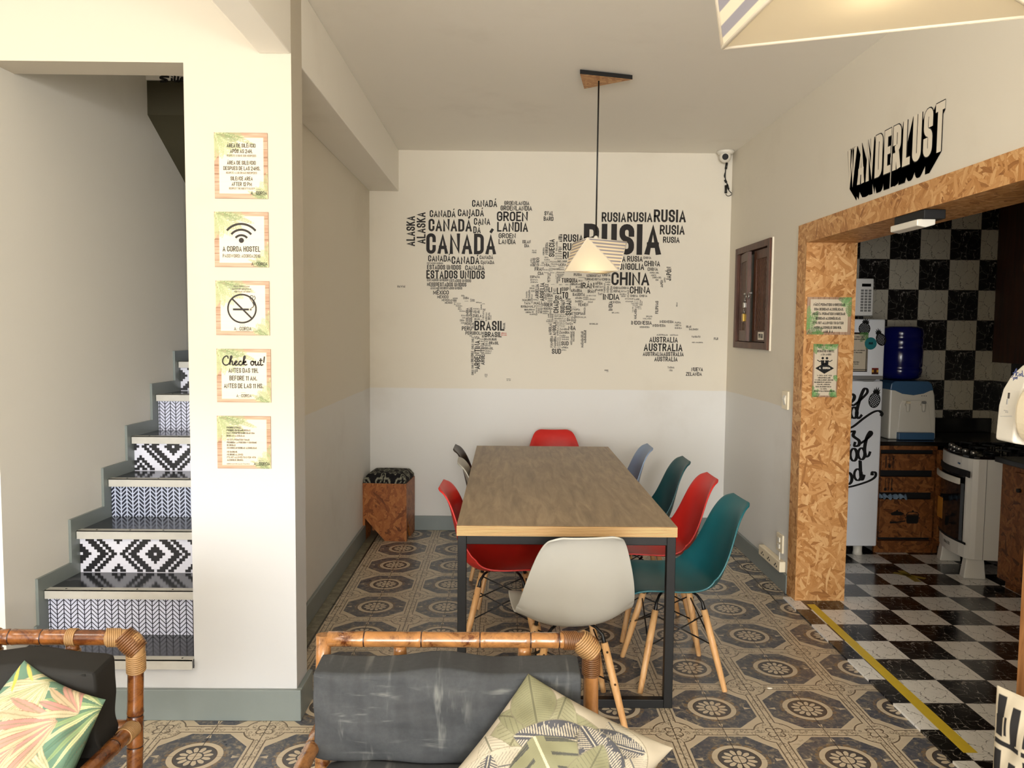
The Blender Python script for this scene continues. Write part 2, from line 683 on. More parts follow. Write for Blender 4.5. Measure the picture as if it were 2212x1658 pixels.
def octagon_floor():
    b = NB('octagon_patterned_tile')
    s = b.xyz()
    P, OX, OY = .396, 1.2593, 4.3991
    u = b.mul(b.sub(s[0], OX), 1 / P)
    v = b.mul(b.sub(s[1], OY), 1 / P)
    a, c = b.tri(u), b.tri(v)
    su = b.sub(b.m('FRACT', b.add(u, .5)), .5)
    sv = b.sub(b.m('FRACT', b.add(v, .5)), .5)
    r = b.m('SQRT', b.add(b.mul(a, a), b.mul(c, c)))
    ang = b.m('ARCTAN2', sv, su)
    cream = b.mix(b.noise(14, 4), lin(194, 178, 152), lin(212, 197, 172))
    brown = lin(78, 60, 44)
    # octagon field
    mott = b.noise(34, 5, .72, dist=.8)
    navy = b.ramp(mott, [(.2, lin(48, 52, 64)), (.46, lin(78, 81, 92)), (.56, lin(108, 104, 99)), (.66, lin(162, 148, 124))])
    octa = b.mul(b.lt(b.max(a, c), .415), b.lt(b.add(a, c), .595))
    col = b.mix(octa, cream, navy)
    # pale darts at the middle of each octagon side
    dart = b.mul(b.lt(b.min(a, c), b.mul(b.sub(.42, b.max(a, c)), .28)), b.gt(b.max(a, c), .335))
    col = b.mix(b.mul(dart, octa), col, cream)
    # ring
    col = b.mix(b.mul(b.lt(r, .285), b.step(b.noise(60, 2), .42, .6)), col, lin(132, 110, 82))
    col = b.mix(b.lt(r, .247), col, cream)
    col = b.mix(b.mul(b.lt(r, .196), b.gt(r, .186)), col, brown)
    navy2 = b.mix(mott, lin(52, 52, 60), lin(92, 86, 82))
    col = b.mix(b.lt(r, .187), col, navy2)
    lobes = b.abs(b.m('SINE', b.mul(ang, 6)))
    petal = b.mul(b.lt(r, b.add(.105, b.mul(lobes, .055))), b.gt(b.add(lobes, b.mul(b.abs(b.m('SINE', b.mul(ang, 12))), .35)), b.add(.5, b.mul(r, 1.6))))
    col = b.mix(petal, col, cream)
    col = b.mix(b.lt(r, .078), col, navy2)
    col = b.mix(b.lt(r, .062), col, cream)
    # corner medallion
    a2, c2 = b.sub(.5, a), b.sub(.5, c)
    r2 = b.m('SQRT', b.add(b.mul(a2, a2), b.mul(c2, c2)))
    notoct = b.sub(1.0, octa)
    band = b.lt(b.min(a2, c2), .058)
    med = b.max(band, b.lt(r2, .205))
    line = b.mul(b.lt(b.abs(b.sub(b.min(a2, c2), .055)), .006), b.gt(r2, .2))
    line2 = b.mul(b.mul(b.lt(b.abs(b.sub(r2, .203)), .007), b.gt(b.min(a2, c2), .05)), 1.0)
    scroll = b.voro(52, feature='F1', out='Distance')
    curl = b.mul(b.lt(b.abs(b.sub(scroll, .36)), .085), med)
    ang2 = b.m('ARCTAN2', c2, a2)
    leaf = b.lt(b.abs(b.sub(r2, b.add(.05, b.mul(b.abs(b.m('SINE', b.mul(ang2, 2))), .05)))), .008)
    detail = b.max(b.max(line, line2), b.max(b.mul(curl, .62), leaf))
    col = b.mix(b.mul(b.mul(detail, notoct), .85), col, brown)
    # grout
    ga = b.min(a, a2)
    gc = b.min(c, c2)
    col = b.mix(b.mul(b.lt(ga, .0048), .85), col, lin(52, 38, 28))
    col = b.mix(b.mul(b.lt(gc, .0034), .5), col, lin(84, 66, 48))
    # plain cement strip beside the dining wall
    strip = b.mul(b.lt(s[0], -.962), b.gt(s[1], 3.27))
    cem = b.mix(b.step(b.noise(22, 5, .65), .42, .66), lin(112, 108, 90), lin(148, 140, 116))
    cem = b.mix(b.mul(b.lt(b.tri(b.mul(s[1], 2.6)), .008), .7), cem, lin(70, 66, 54))
    col = b.mix(strip, col, cem)
    col = b.mix(b.mul(b.lt(b.abs(b.add(s[0], .958)), .005), b.gt(s[1], 3.27)), col, lin(40, 32, 24))
    crack = b.mul(b.lt(b.abs(b.sub(b.add(s[0], b.mul(b.sub(b.noise(7, 2), .5), .03)), 1.575)), .004), b.gt(s[1], 4.5))
    col = b.mix(crack, col, lin(34, 28, 22))
    wear = b.noise(2.2, 5, .6)
    col = b.mix(b.mul(b.step(wear, .45, .75), .12), col, lin(120, 100, 76))
    rough = b.add(.2, b.mul(b.noise(9, 4), .22))
    return b.done(col, rough, 0, .45)


M['floor'] = octagon_floor()


def crackle(b, c2, scale, w0, w1):
    """thin broken veins: 0 on the vein, 1 off it"""
    n = b.noise(6, 3, .6, v=c2, col=True)
    add = b.n('ShaderNodeVectorMath')
    add.operation = 'MULTIPLY_ADD'
    b.set(add.inputs[0], n)
    add.inputs[1].default_value = (.16, .16, .16)
    b.set(add.inputs[2], c2)
    d = b.voro(scale, v=add.outputs[0], feature='DISTANCE_TO_EDGE', out='Distance')
    gate = b.step(b.noise(9, 2, .5, v=c2), .36, .56)
    return b.mul(b.sub(1.0, b.step(d, w0, w1)), gate)


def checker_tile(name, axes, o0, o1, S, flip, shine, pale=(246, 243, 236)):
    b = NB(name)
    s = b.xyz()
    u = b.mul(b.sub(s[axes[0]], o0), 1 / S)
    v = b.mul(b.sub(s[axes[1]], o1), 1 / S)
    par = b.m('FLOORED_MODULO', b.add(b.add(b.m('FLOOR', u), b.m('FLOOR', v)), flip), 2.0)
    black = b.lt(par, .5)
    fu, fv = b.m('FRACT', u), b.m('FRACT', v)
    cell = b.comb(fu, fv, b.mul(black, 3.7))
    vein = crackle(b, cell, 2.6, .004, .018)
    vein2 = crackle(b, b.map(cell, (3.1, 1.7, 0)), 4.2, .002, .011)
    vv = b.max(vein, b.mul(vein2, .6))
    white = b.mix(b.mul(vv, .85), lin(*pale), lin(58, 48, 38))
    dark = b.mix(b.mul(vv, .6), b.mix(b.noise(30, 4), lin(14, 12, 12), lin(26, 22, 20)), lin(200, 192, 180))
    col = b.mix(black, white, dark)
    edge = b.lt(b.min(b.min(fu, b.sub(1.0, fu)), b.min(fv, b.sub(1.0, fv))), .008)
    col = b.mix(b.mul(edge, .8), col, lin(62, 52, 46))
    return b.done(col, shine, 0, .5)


M['kitchen_floor'] = checker_tile('black_and_white_floor_tile', (0, 1), 1.7099, 4.5917, .2244, 1.0, .16)
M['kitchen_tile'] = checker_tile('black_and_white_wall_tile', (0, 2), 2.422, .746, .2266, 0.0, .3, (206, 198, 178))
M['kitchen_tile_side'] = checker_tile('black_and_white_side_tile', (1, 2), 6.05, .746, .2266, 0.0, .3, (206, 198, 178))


def osb(name, tones, rough=.6, scale=1.0):
    """pressed strands lying at many angles, mapped flat on whichever way a face looks"""
    b = NB(name)
    s = b.xyz()
    g = b.n('ShaderNodeNewGeometry')
    n = b.xyz(g.outputs['True Normal'])
    wx, wy = b.gt(b.abs(n[0]), .7), b.gt(b.abs(n[1]), .7)
    pick = lambda f, p, q: b.add(b.mul(f, p), b.mul(b.sub(1.0, f), q))
    p = pick(wx, s[1], s[0])
    q = pick(b.max(wx, wy), s[2], s[1])
    base = b.comb(b.mul(p, scale), b.mul(q, scale), b.mul(wx, 4.3))
    wv = b.n('ShaderNodeVectorMath')
    wv.operation = 'MULTIPLY_ADD'
    b.set(wv.inputs[0], b.noise(14, 2, .5, v=base, col=True))
    wv.inputs[1].default_value = (.022, .022, .0)
    b.set(wv.inputs[2], base)
    best_r = best_c = None
    for k in range(6):
        an = k * 29 + 11
        vec = b.map(b.map(wv.outputs[0], (k * 1.37, k * .71, 0), (0, 0, math.radians(an))), (0, 0, 0), (0, 0, 0), (10 + 2.5 * (k % 3), 52 + 9 * (k % 2), 1))
        cc = b.xyz(b.voro(1.0, v=vec, dims='2D'))
        grain = b.noise(1.0, 3, .7, v=b.map(vec, (0, 0, 0), (0, 0, 0), (.6, 3.2, 1)))
        edge = b.step(b.voro(1.0, v=vec, feature='DISTANCE_TO_EDGE', out='Distance', dims='2D'), .0, .10)
        shade = b.mul(b.add(b.add(b.mul(cc[1], .62), b.mul(grain, .42)), -.02), b.add(b.mul(edge, .22), .78))
        if best_r is None:
            best_r, best_c = cc[0], shade
        else:
            w = b.gt(cc[0], best_r)
            mx = b.n('ShaderNodeMix')
            mx.data_type = 'FLOAT'
            b.set(mx.inputs[0], w)
            b.set(mx.inputs[2], best_c)
            b.set(mx.inputs[3], shade)
            best_c = mx.outputs[0]
            best_r = b.max(best_r, cc[0])
    t = tones
    col = b.ramp(best_c, [(.12, lin(*t[0])), (.3, lin(*t[1])), (.55, lin(*t[2])), (.85, lin(*t[3]))])
    b.bump(best_c, .12, .002)
    return b.done(col, rough, 0, .35)


M['osb'] = osb('strand_board', ((136, 84, 40), (182, 127, 70), (201, 149, 93), (220, 176, 121)), .5)
M['osb_dark'] = osb('stained_strand_board', ((58, 30, 12), (110, 64, 30), (132, 80, 40), (150, 98, 54)), .45)
M['osb_stool'] = osb('reddish_strand_board', ((84, 40, 14), (142, 82, 40), (162, 98, 50), (180, 118, 64)), .45)


def wood(name, c0, c1, c2, axis_scale, rough=.5, streak=1.0, coat=0.0):
    b = NB(name)
    v = b.map(None, (0, 0, 0), (0, 0, 0), axis_scale)
    g = b.noise(1.0, 6, .65, v=v, dist=.6)
    big = b.noise(2.3, 4, .6)
    col = b.ramp(g, [(.28, lin(*c0)), (.5, lin(*c1)), (.74, lin(*c2))])
    col = b.mix(b.mul(b.step(big, .4, .75), .3 * streak), col, lin(*c0))
    b.bump(g, .1, .002)
    return b.done(col, rough, 0, .4, coat)


M['table_wood'] = wood('worn_table_wood', (120, 100, 74), (150, 127, 96), (174, 151, 118), (26, 3.2, 20), .42)
M['leg_wood'] = wood('beech_dowel', (190, 138, 86), (214, 166, 112), (226, 184, 134), (40, 40, 5), .4)
M['shutter_wood'] = wood('dark_shutter_wood', (52, 28, 16), (84, 50, 32), (108, 70, 48), (40, 40, 5), .45)
M['brown_board'] = wood('dark_brown_board', (44, 20, 10), (66, 34, 18), (82, 44, 24), (30, 30, 3), .4)
M['post_wood'] = wood('pale_post_wood', (140, 92, 50), (172, 120, 72), (190, 140, 90), (40, 40, 4), .5)


def plywood_edge():
    b = NB('plywood_edge')
    s = b.xyz()
    lay = b.m('FRACT', b.mul(b.add(s[2], b.mul(b.sub(b.noise(14, 3), .5), .002)), 165))
    g = b.noise(1, 5, .7, v=b.map(None, (0, 0, 0), (0, 0, 0), (9, 9, 420)))
    col = b.ramp(b.add(b.mul(b.step(lay, .3, .6), .55), b.mul(g, .55)), [(.25, lin(124, 86, 46)), (.5, lin(190, 148, 96)), (.8, lin(222, 186, 134))])
    return b.done(col, .6, 0, .3)


M['ply_edge'] = plywood_edge()


def bamboo_mat(name, tint, dark):
    b = NB(name)
    n = b.noise(11, 7, .72, dist=1.0)
    g = b.noise(70, 4, .7)
    col = b.ramp(b.add(b.mul(n, .82), b.mul(g, .18)), [(.3, lin(50, 22, 8)), (.40 + dark, lin(92, 48, 20)), (.45 + dark, lin(*[int(q * .84) for q in tint])), (.56 + dark, lin(*tint)), (.75, lin(*[min(255, int(q * 1.14)) for q in tint]))])
    return b.done(col, .25, 0, .5, .3)


M['bamboo_dark'] = bamboo_mat('dark_varnished_bamboo', (140, 84, 38), .04)
M['bamboo'] = bamboo_mat('honey_varnished_bamboo', (160, 110, 62), -.01)
M['bamboo_node'] = plain('bamboo_joint_ring', (48, 22, 10), .4)
M['rattan_dark'] = plain('dark_rattan_binding', (122, 80, 44), .4, 0, .5, .5, 0, 60)
M['rattan'] = plain('pale_rattan_binding', (176, 136, 88), .45, 0, .5, .45, 0, 60)
M['black_metal'] = plain('black_painted_steel', (13, 13, 14), .48, .0, .4, .4, 0, 40)
M['wire'] = plain('black_wire', (16, 15, 15), .4)
M['bolt'] = plain('dull_bolt', (84, 62, 40), .35, .6)
M['steel'] = plain('brushed_steel', (170, 166, 160), .3, .9)
M['alu'] = plain('aluminium_nosing', (206, 203, 194), .45, .1, .5, .2, 0, 20)
M['white_plastic'] = plain('white_plastic', (226, 220, 206), .35, 0, .5, .03)
M['appliance_white'] = plain('appliance_enamel', (240, 241, 243), .28, 0, .5, .03)
M['stove_white'] = plain('stove_enamel', (232, 229, 222), .3, 0, .5, .04)
M['cream_plastic'] = plain('cream_plastic', (240, 226, 196), .4, 0, .5, .03)
M['grey_plastic'] = plain('grey_plastic', (128, 126, 122), .5)
M['ink'] = plain('black_vinyl', (32, 26, 21), .6, 0, .3, .1)
M['ink_black'] = plain('deep_black_vinyl', (22, 20, 18), .55, 0, .3, .1)
M['ink_sign'] = plain('printed_black', (46, 40, 34), .6, 0, .3, .1)
M['ink_soft'] = plain('printed_grey', (104, 96, 82), .6, 0, .3, .1)
M['ink_red'] = plain('red_vinyl', (196, 92, 78), .6, 0, .3, .1)
M['ink_blue'] = plain('blue_marker', (46, 56, 96), .6)
M['white_vinyl'] = plain('white_vinyl', (232, 222, 202), .55, 0, .3, .03)
M['black_glass'] = plain('black_glass', (10, 9, 9), .08, 0, .6)
M['black_rubber_or_shade'] = plain('black_rubber_or_shade', (14, 13, 13), .7)  # also colours the sheets that stand in for shade in gaps
M['yellow_tape'] = plain('yellow_tape', (236, 204, 56), .4, 0, .5, .15, 0, 30)
M['yellow_worn'] = plain('worn_yellow_tape', (158, 136, 40), .5, 0, .5, .3, 0, 30)
M['orange_sticker'] = plain('orange_sticker', (206, 138, 48), .5)
M['blue_plastic'] = plain('blue_plastic', (62, 98, 134), .35)
M['teal_vinyl'] = plain('teal_vinyl', (28, 120, 124), .5)
M['brass'] = plain('brass_padlock', (186, 150, 66), .3, .8)
M['blue_cloth'] = plain('pale_blue_cloth', (128, 150, 170), .9, 0, .2, .35, 0, 22)


def granite(name, c0, c1, rough):
    b = NB(name)
    v = b.map(None, (0, 0, 0), (0, 0, .5), (5, 16, 9))
    n = b.noise(1.0, 7, .72, v=v, dist=1.1)
    col = b.mix(b.mul(b.step(n, .56, .74), .55), b.mix(b.noise(50, 3), lin(*c0), lin(*[q + 14 for q in c0])), lin(*c1))
    return b.done(col, rough, 0, .5)


M['tread'] = granite('black_granite_tread', (26, 27, 32), (150, 150, 156), .12)
M['counter'] = granite('black_granite_counter', (12, 10, 9), (58, 50, 44), .18)


def chevron(name, lines, field, pw, ph, lw, zslope):
    """herringbone arrows: columns pw wide, arms every ph, line half-width lw"""
    b = NB(name)
    s = b.xyz()
    u = b.mul(s[0], 1 / pw)
    t = b.tri(b.mul(u, .5))                       # 0 at even column edges, .5 at odd ones
    v = b.mul(b.sub(s[2], b.mul(t, zslope * 2 * pw)), 1 / ph)
    l1 = b.lt(b.tri(v), lw)
    l2 = b.lt(b.tri(u), lw * ph / pw * .8)
    c = b.mix(b.max(l1, l2), lin(*field), lin(*lines))
    return b.done(c, .35, 0, .5)


M['chevron_white'] = chevron('white_chevron_sticker', (22, 22, 44), (216, 219, 238), .0288, .0192, .13, 1.0)
M['chevron_dark'] = chevron('dark_chevron_sticker', (192, 200, 222), (20, 24, 46), .0282, .0200, .19, 1.0)
M['diamond_white'] = plain('white_diamond_sticker', (226, 227, 240), .35, 0, .5, .02)
M['diamond_black'] = plain('black_diamond_sticker', (24, 23, 28), .35, 0, .5, .1)


def plastic_shell(name, rgb, rough=.42):
    b = NB(name)
    c = lin(*rgb)
    d = tuple(q * .9 for q in c[:3]) + (1,)
    b.bump(b.noise(260, 2), .05, .001)
    return b.done(b.mix(b.noise(7, 4), d, c), rough, 0, .45)


M['shell_white'] = plastic_shell('white_shell', (186, 184, 176))
M['shell_red'] = plastic_shell('red_shell', (208, 38, 32))
M['shell_teal'] = plastic_shell('teal_shell', (20, 92, 100))
M['shell_dark_teal'] = plastic_shell('dark_teal_shell', (18, 74, 80))
M['shell_blue'] = plastic_shell('light_blue_shell', (136, 158, 190))
M['shell_grey'] = plastic_shell('grey_shell', (180, 176, 164))
M['shell_brown'] = plastic_shell('dark_brown_shell', (48, 36, 30))


def painted(name, rough=.7, weave=0.0, spec=.3):
    b = NB(name)
    a = b.n('ShaderNodeAttribute')
    a.attribute_name = 'Col'
    if weave:
        b.bump(b.noise(420, 2), weave, .001)
    return b.done(a.outputs['Color'], rough, 0, spec)


M['print'] = painted('printed_panel', .5)
M['fabric_print'] = painted('printed_fabric', .85, .2, .2)


def charcoal():
    b = NB('brushed_charcoal_canvas')
    h = b.noise(1, 3, .6, v=b.map(None, (0, 0, 0), (0, 0, 0), (7, 2, 34)))
    v = b.noise(1, 3, .6, v=b.map(None, (4, 0, 0), (0, 0, 0), (30, 2, 7)))
    ph = b.noise(1, 2, .5, v=b.map(None, (0, 0, 0), (0, 0, 0), (4, 2, 22)))
    pv = b.noise(1, 2, .5, v=b.map(None, (9, 0, 0), (0, 0, 0), (17, 2, 4)))
    big = b.noise(5, 3)
    brush_ = b.add(b.mul(b.step(h, .5, .66), b.step(ph, .5, .6)), b.mul(b.step(v, .5, .66), b.mul(b.step(pv, .5, .6), .8)))
    dark = b.mul(b.add(b.step(ph, .5, .34), b.step(pv, .5, .34)), .3)
    f = b.mul(b.mul(brush_, b.step(big, .3, .62)), .85)
    base = b.mix(b.noise(70, 4, .7), lin(58, 60, 63), lin(76, 78, 79))
    base = b.mix(dark, base, lin(50, 51, 53))
    col = b.mix(f, base, lin(126, 127, 123))
    b.bump(b.noise(380, 2), .15, .001)
    return b.done(col, .85, 0, .2)


M['charcoal'] = charcoal()
M['black_cloth'] = plain('black_canvas', (46, 45, 43), .85, 0, .2, .25, 0, 30)


def shade_mat(name, stripes):
    b = NB(name)
    s = b.xyz()
    col = lin(238, 228, 204)
    if stripes:
        band = b.step(b.abs(b.sub(b.m('FRACT', b.mul(s[2], stripes)), .5)), .2, .27)
        col = b.mix(band, lin(160, 158, 168), col)
    tr = b.n('ShaderNodeBsdfTranslucent')
    b.set(tr.inputs[0], col)
    mx = b.n('ShaderNodeMixShader')
    mx.inputs[0].default_value = .3
    b.done(col, .6, 0, .3)
    b.nt.links.new(b.b.outputs[0], mx.inputs[1])
    b.nt.links.new(tr.outputs[0], mx.inputs[2])
    out = [n for n in b.nt.nodes if n.type == 'OUTPUT_MATERIAL'][0]
    b.nt.links.new(mx.outputs[0], out.inputs[0])
    return b.mat


M['shade_plain'] = shade_mat('plain_lampshade', 0)
M['shade_striped'] = shade_mat('striped_lampshade', 54)
_b = NB('blue_bottle_plastic')
M['bottle_blue'] = _b.done(lin(10, 16, 84), .16, 0, .5)
# ------------------------------------------------------------------ the room
CE = 2.887


def structure(name, mb, mats, bevel=0.0):
    o = mb.build(name, mats, bevel=bevel)
    o['kind'] = 'structure'
    return o


mb = MB()
mb.box((-3.2, -6.5, -.08), (1.70, 6.2, 0))
structure('floor', mb, M['floor'])

mb = MB()
mb.box((1.632, 1.6, -.07), (3.75, 4.58, .010))
mb.box((1.94, 4.58, -.07), (3.75, 6.1, .010))
structure('floor_kitchen', mb, M['kitchen_floor'])

mb = MB()
mb.box((-3.2, -6.5, CE), (1.95, 6.25, CE + .1))
structure('ceiling', mb, M['ceiling'])

mb = MB()
mb.box((-1.2, 6.12, 0), (1.95, 6.25, CE))
structure('wall_back', mb, M['wall'])

mb = MB()
mb.box((-1.14, 3.26, 0), (-1.04, 6.12, CE))
structure('wall_left', mb, M['wall'])

mb = MB()                                               # wall with the stair opening and the pillar that ends it
mb.box((-3.2, 3.1, 0), (-1.99, 3.26, CE))
mb.box((-1.99, 3.1, 2.545), (-1.225, 3.26, CE))
mb.box((-1.985, 3.1, 0), (-1.225, 3.26, .205))
mb.box((-1.225, 3.1, 0), (-.82, 3.26, CE))
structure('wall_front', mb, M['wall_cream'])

mb = MB()                                               # wall between the dining room and the kitchen
OW, OE = 1.69, 1.95
mb.box((OW, 4.62, 0), (OE, 5.12, CE))
mb.box((OW, 5.88, 0), (OE, 6.12, CE))
mb.box((OW, 5.12, 0), (OE, 5.88, 1.435))
mb.box((OW, 5.12, 2.15), (OE, 5.88, CE))
mb.box((OW + .1, 5.12, 1.435), (OE, 5.88, 2.15))
mb.box((OW, 2.5, 2.14), (OE, 4.62, CE))
mb.box((OW, -6.5, 0), (OE, 2.48, CE))
structure('wall_right', mb, M['wall'])

mb = MB()
mb.box((-.94, -6.5, 2.582), (-.82, 3.1, CE))
mb.box((-1.04, 3.26, 2.582), (-.82, 6.12, CE))
structure('beam', mb, M['ceiling'], .004)

mb = MB()                                               # living room shell behind the photographer, open doorway at its left
mb.box((-3.3, -6.5, 0), (-3.2, -.8, CE))
mb.box((-3.3, 1.2, 0), (-3.2, 3.26, CE))
mb.box((-3.3, -.8, 0), (-3.2, 1.2, .9))
mb.box((-3.3, -.8, 2.3), (-3.2, 1.2, CE))
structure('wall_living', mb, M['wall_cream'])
mb = MB()
mb.box((-3.3, -6.6, 0), (-3.1, -6.5, CE))
mb.box((.9, -6.6, 0), (1.95, -6.5, CE))
mb.box((-3.1, -6.6, 2.55), (.9, -6.5, CE))
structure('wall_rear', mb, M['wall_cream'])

# stairwell: its outer wall runs slightly askew
def XW(y):
    return -1.955 + .060 * (min(y, 4.7) - 3.27)


mb = MB()
mb.prism([(-2.1, 3.1015), (XW(3.1015), 3.1015), (XW(4.7), 4.7), (XW(4.7), 7.0), (-2.1, 7.0)], lambda a, b, d: (a, b, d), 0, 4.2)
structure('wall_stairs', mb, M['wall_stair'])
mb = MB()
mb.box((-1.14, 3.26, CE), (-1.04, 7.0, 4.2))
mb.box((-1.14, 6.12, 0), (-1.04, 7.0, CE))
mb.box((-2.1, 6.95, 0), (-1.04, 7.05, 4.2))
mb.box((-2.1, 3.2, 4.2), (-1.04, 7.05, 4.3))
mb.box((-2.1, 3.1, CE), (-1.04, 3.26, 4.2))
structure('wall_stairwell', mb, M['wall_stair'])

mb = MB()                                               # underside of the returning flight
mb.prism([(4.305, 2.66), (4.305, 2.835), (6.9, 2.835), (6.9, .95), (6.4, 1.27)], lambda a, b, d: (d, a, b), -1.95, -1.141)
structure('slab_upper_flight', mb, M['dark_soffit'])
mb = MB()
mb.box((-1.95, 4.295, 2.836), (-1.141, 4.45, 3.3))
structure('beam_stairwell', mb, M['wall_stair'])
mb = MB()
q = lambda pts: smooth_path([px(x, y, 'y', 4.292) for x, y in pts], 5)
for pts in ([(365, 166), (352, 165), (346, 168), (358, 172), (360, 175), (346, 176)], [(371, 169), (371, 175)], [(372, 165), (371.5, 166.5)],
            [(378, 164), (377, 175), (382, 175)], [(385, 165), (384, 175), (388, 175)], [(391, 172), (397, 170), (393, 168), (390, 173), (397, 175), (402, 172)],
            [(405, 175), (406, 169), (411, 170), (411, 175)]):
    mb.tube(q(pts), .0055, 6)
o = mb.build('stair_lettering', M['ink_black'])
tag(o, 'black brush lettering painted on the lintel above the staircase', 'lettering')

# baseboards
BH = .112
mb = MB()
mb.box((-1.04, 6.105, 0), (1.69, 6.12, BH))
structure('baseboard_back', mb, M['skirting'], .003)
mb = MB()
mb.box((-1.04, 3.262, 0), (-1.022, 6.105, BH))
structure('baseboard_left', mb, M['skirting'], .003)
mb = MB()
mb.box((1.672, 4.655, 0), (1.69, 6.105, BH))
structure('baseboard_right', mb, M['skirting'], .003)
mb = MB()
mb.box((-3.2, 3.08, 0), (-.80, 3.1, .125))
mb.box((-.82, 3.1, 0), (-.80, 3.28, .125))
structure('baseboard_front', mb, M['skirting'], .003)

# strand-board doorway surround
mb = MB()
mb.box((1.676, 4.53, .002), (1.69, 4.65, 2.163))
mb.box((1.676, 2.40, 2.055), (1.69, 4.53, 2.163))
mb.box((1.676, 4.515, .002), (1.962, 4.53, 2.055))
mb.box((1.69, 2.5, 2.055), (1.962, 4.53, 2.07))
mb.box((1.69, 4.53, .012), (1.962, 4.62, 2.055))
structure('trim_1', mb, M['osb'])
mb = MB()
mb.box((1.668, 2.41, .012), (1.688, 2.52, 2.05))
structure('trim_2', mb, M['post_wood'])

# kitchen shell
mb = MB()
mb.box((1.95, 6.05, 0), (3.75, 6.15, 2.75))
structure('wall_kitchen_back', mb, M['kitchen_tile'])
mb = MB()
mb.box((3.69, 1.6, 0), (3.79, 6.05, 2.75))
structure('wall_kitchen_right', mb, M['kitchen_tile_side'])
mb = MB()
mb.box((1.95, 1.5, 0), (3.79, 1.6, 2.75))
structure('wall_kitchen_near', mb, M['wall'])
mb = MB()
mb.box((1.95, 1.5, 2.75), (3.79, 6.15, 2.85))
structure('ceiling_kitchen', mb, M['ceiling'])

# ------------------------------------------------------------------ staircase
st = thing('staircase', 'steep staircase with dark granite treads and black and white patterned risers', 'stairs', (-1.55, 3.12, 0))
ZS = [.242, .438, .632, .817, .994, 1.187, 1.354, 1.54, 1.73, 1.92]
YS = [3.105, 3.349, 3.585, 3.852, 4.071, 4.329, 4.593, 4.84, 5.09, 5.34]
SR = -1.141


def stepped(cx, cj):
    """white and black stair sticker of nested stepped diamonds around column cx, row cj; True = black"""
    def f(i, j):
        ii = abs(((i - cx + 13) % 26) - 13)
        d = ii + abs(j - cj)
        if d < 3.6:
            return d > .6
        return 6.2 < d < 9.4 or 10.6 < d < 12.8 or 16.3 < d < 18.4 or 19.8 < d < 22
    return f


DC = {2: (337, 1196, 6), 4: (372, 968, 9), 6: (382, 812, 6), 8: (382, 700, 6)}
for k in range(len(ZS)):
    z, y = ZS[k], YS[k]
    SL = XW(y) + .013
    y2 = YS[k + 1] if k + 1 < len(YS) else y + .25
    mb = MB()
    x1 = SR if k > 0 else -1.226
    mb.box((SL, y + (.0 if k else .0), z - .03), (SR if k else SR, y2 + .01, z)) if k else mb.box((SL, y - .02, z - .03), (-1.226, 3.262, z))
    if k == 0:
        mb.box((SL, 3.262, z - .03), (SR, y2 + .01, z))
    t = mb.build('tread', M['tread'], st)
    mb = MB()
    mb.box((SL, y - .026, z - .034), (x1, y - .02, z + .003))
    mb.box((SL, y - .026, z), (x1, y + .016, z + .003))
    for q in range(5):
        mb.lathe([(.004, 0), (.004, .0012)], Matrix.Translation((SL + .08 + q * .15, y - .004, z + .003)), 8, 1)
    nz = mb.build('nosing', [M['alu'], M['black_rubber_or_shade']], t)
    nz['label'] = 'grey aluminium step nosing'
    if k:
        z0 = ZS[k - 1]
        mb = MB()
        mb.box((SL, y, z0 - .03), (SR, y + .03, z - .031))
        if k % 2:
            rm = [M['chevron_white'] if k % 4 == 1 else M['chevron_dark']]
            rs = mb.build('riser', rm, st)
        else:
            rs = mb.build('riser', [M['diamond_white']], st)
            S = .0128
            cx = int((px(DC[k][0], DC[k][1], 'y', y).x - SL) / S)
            f = stepped(cx, DC[k][2])
            mb = MB()
            for i in range(int((SR - SL) / S)):
                for j in range(13):
                    zz = z0 + .003 + j * S
                    if f(i, j) and zz + S < z - .03:
                        mb.quad((SL + i * S, y - .001, zz), (SL + i * S + S, y - .001, zz), (SL + i * S + S, y - .001, zz + S), (SL + i * S, y - .001, zz + S))
            mb.build('diamond_pattern', M['diamond_black'], rs)
mb = MB()                                               # stepped skirting on the stair wall
W = .062
prof_lo, prof_hi = [], []
for k in range(1, len(ZS)):
    prof_lo += [(YS[k], ZS[k - 1]), (YS[k], ZS[k])]
    prof_hi += [(YS[k] - W, ZS[k - 1] + W), (YS[k] - W, ZS[k] + W)]
prof_lo = [(3.27, ZS[0] - .02)] + prof_lo
prof_hi = [(3.27, ZS[0] + W)] + prof_hi
for k in range(len(prof_lo) - 1):
    a, b2, c, d = prof_lo[k], prof_lo[k + 1], prof_hi[k + 1], prof_hi[k]
    mb.prism([a, b2, c, d], lambda p, q2, dd: (XW(p) + dd, p, q2), 0, .012)
mb.build('skirting', M['skirting'], st)
# ------------------------------------------------------------------ dining table
tb = thing('dining_table', 'long wooden dining table with plywood edge on a black steel frame', 'table', (.255, 4.31, 0))
TX0, TX1, TY0, TY1 = -.195, .702, 3.2, 5.428
mb = MB()
mb.box((TX0, TY0, .719), (TX1, TY1, .7605), 1)
mb.box((TX0 + .0005, TY0 + .0005, .7605), (TX1 - .0005, TY1 - .0005, .7612), 0)
mb.build('tabletop', [M['table_wood'], M['ply_edge']], tb, bevel=.0012)
S = .036
for x in (TX0 + .004, TX1 - .004 - S):
    for y in (TY0 + .006, TY1 - .006 - S):
        mb = MB()
        mb.box((x, y, 0), (x + S, y + S, .719))
        mb.build('leg', M['black_metal'], tb, bevel=.002)
for y in (TY0 + .006, TY1 - .006 - S):
    for z in (0, .719 - S):
        mb = MB()
        mb.box((TX0 + .004 + S, y, z), (TX1 - .004 - S, y + S, z + S))
        mb.build('rail', M['black_metal'], tb, bevel=.002)
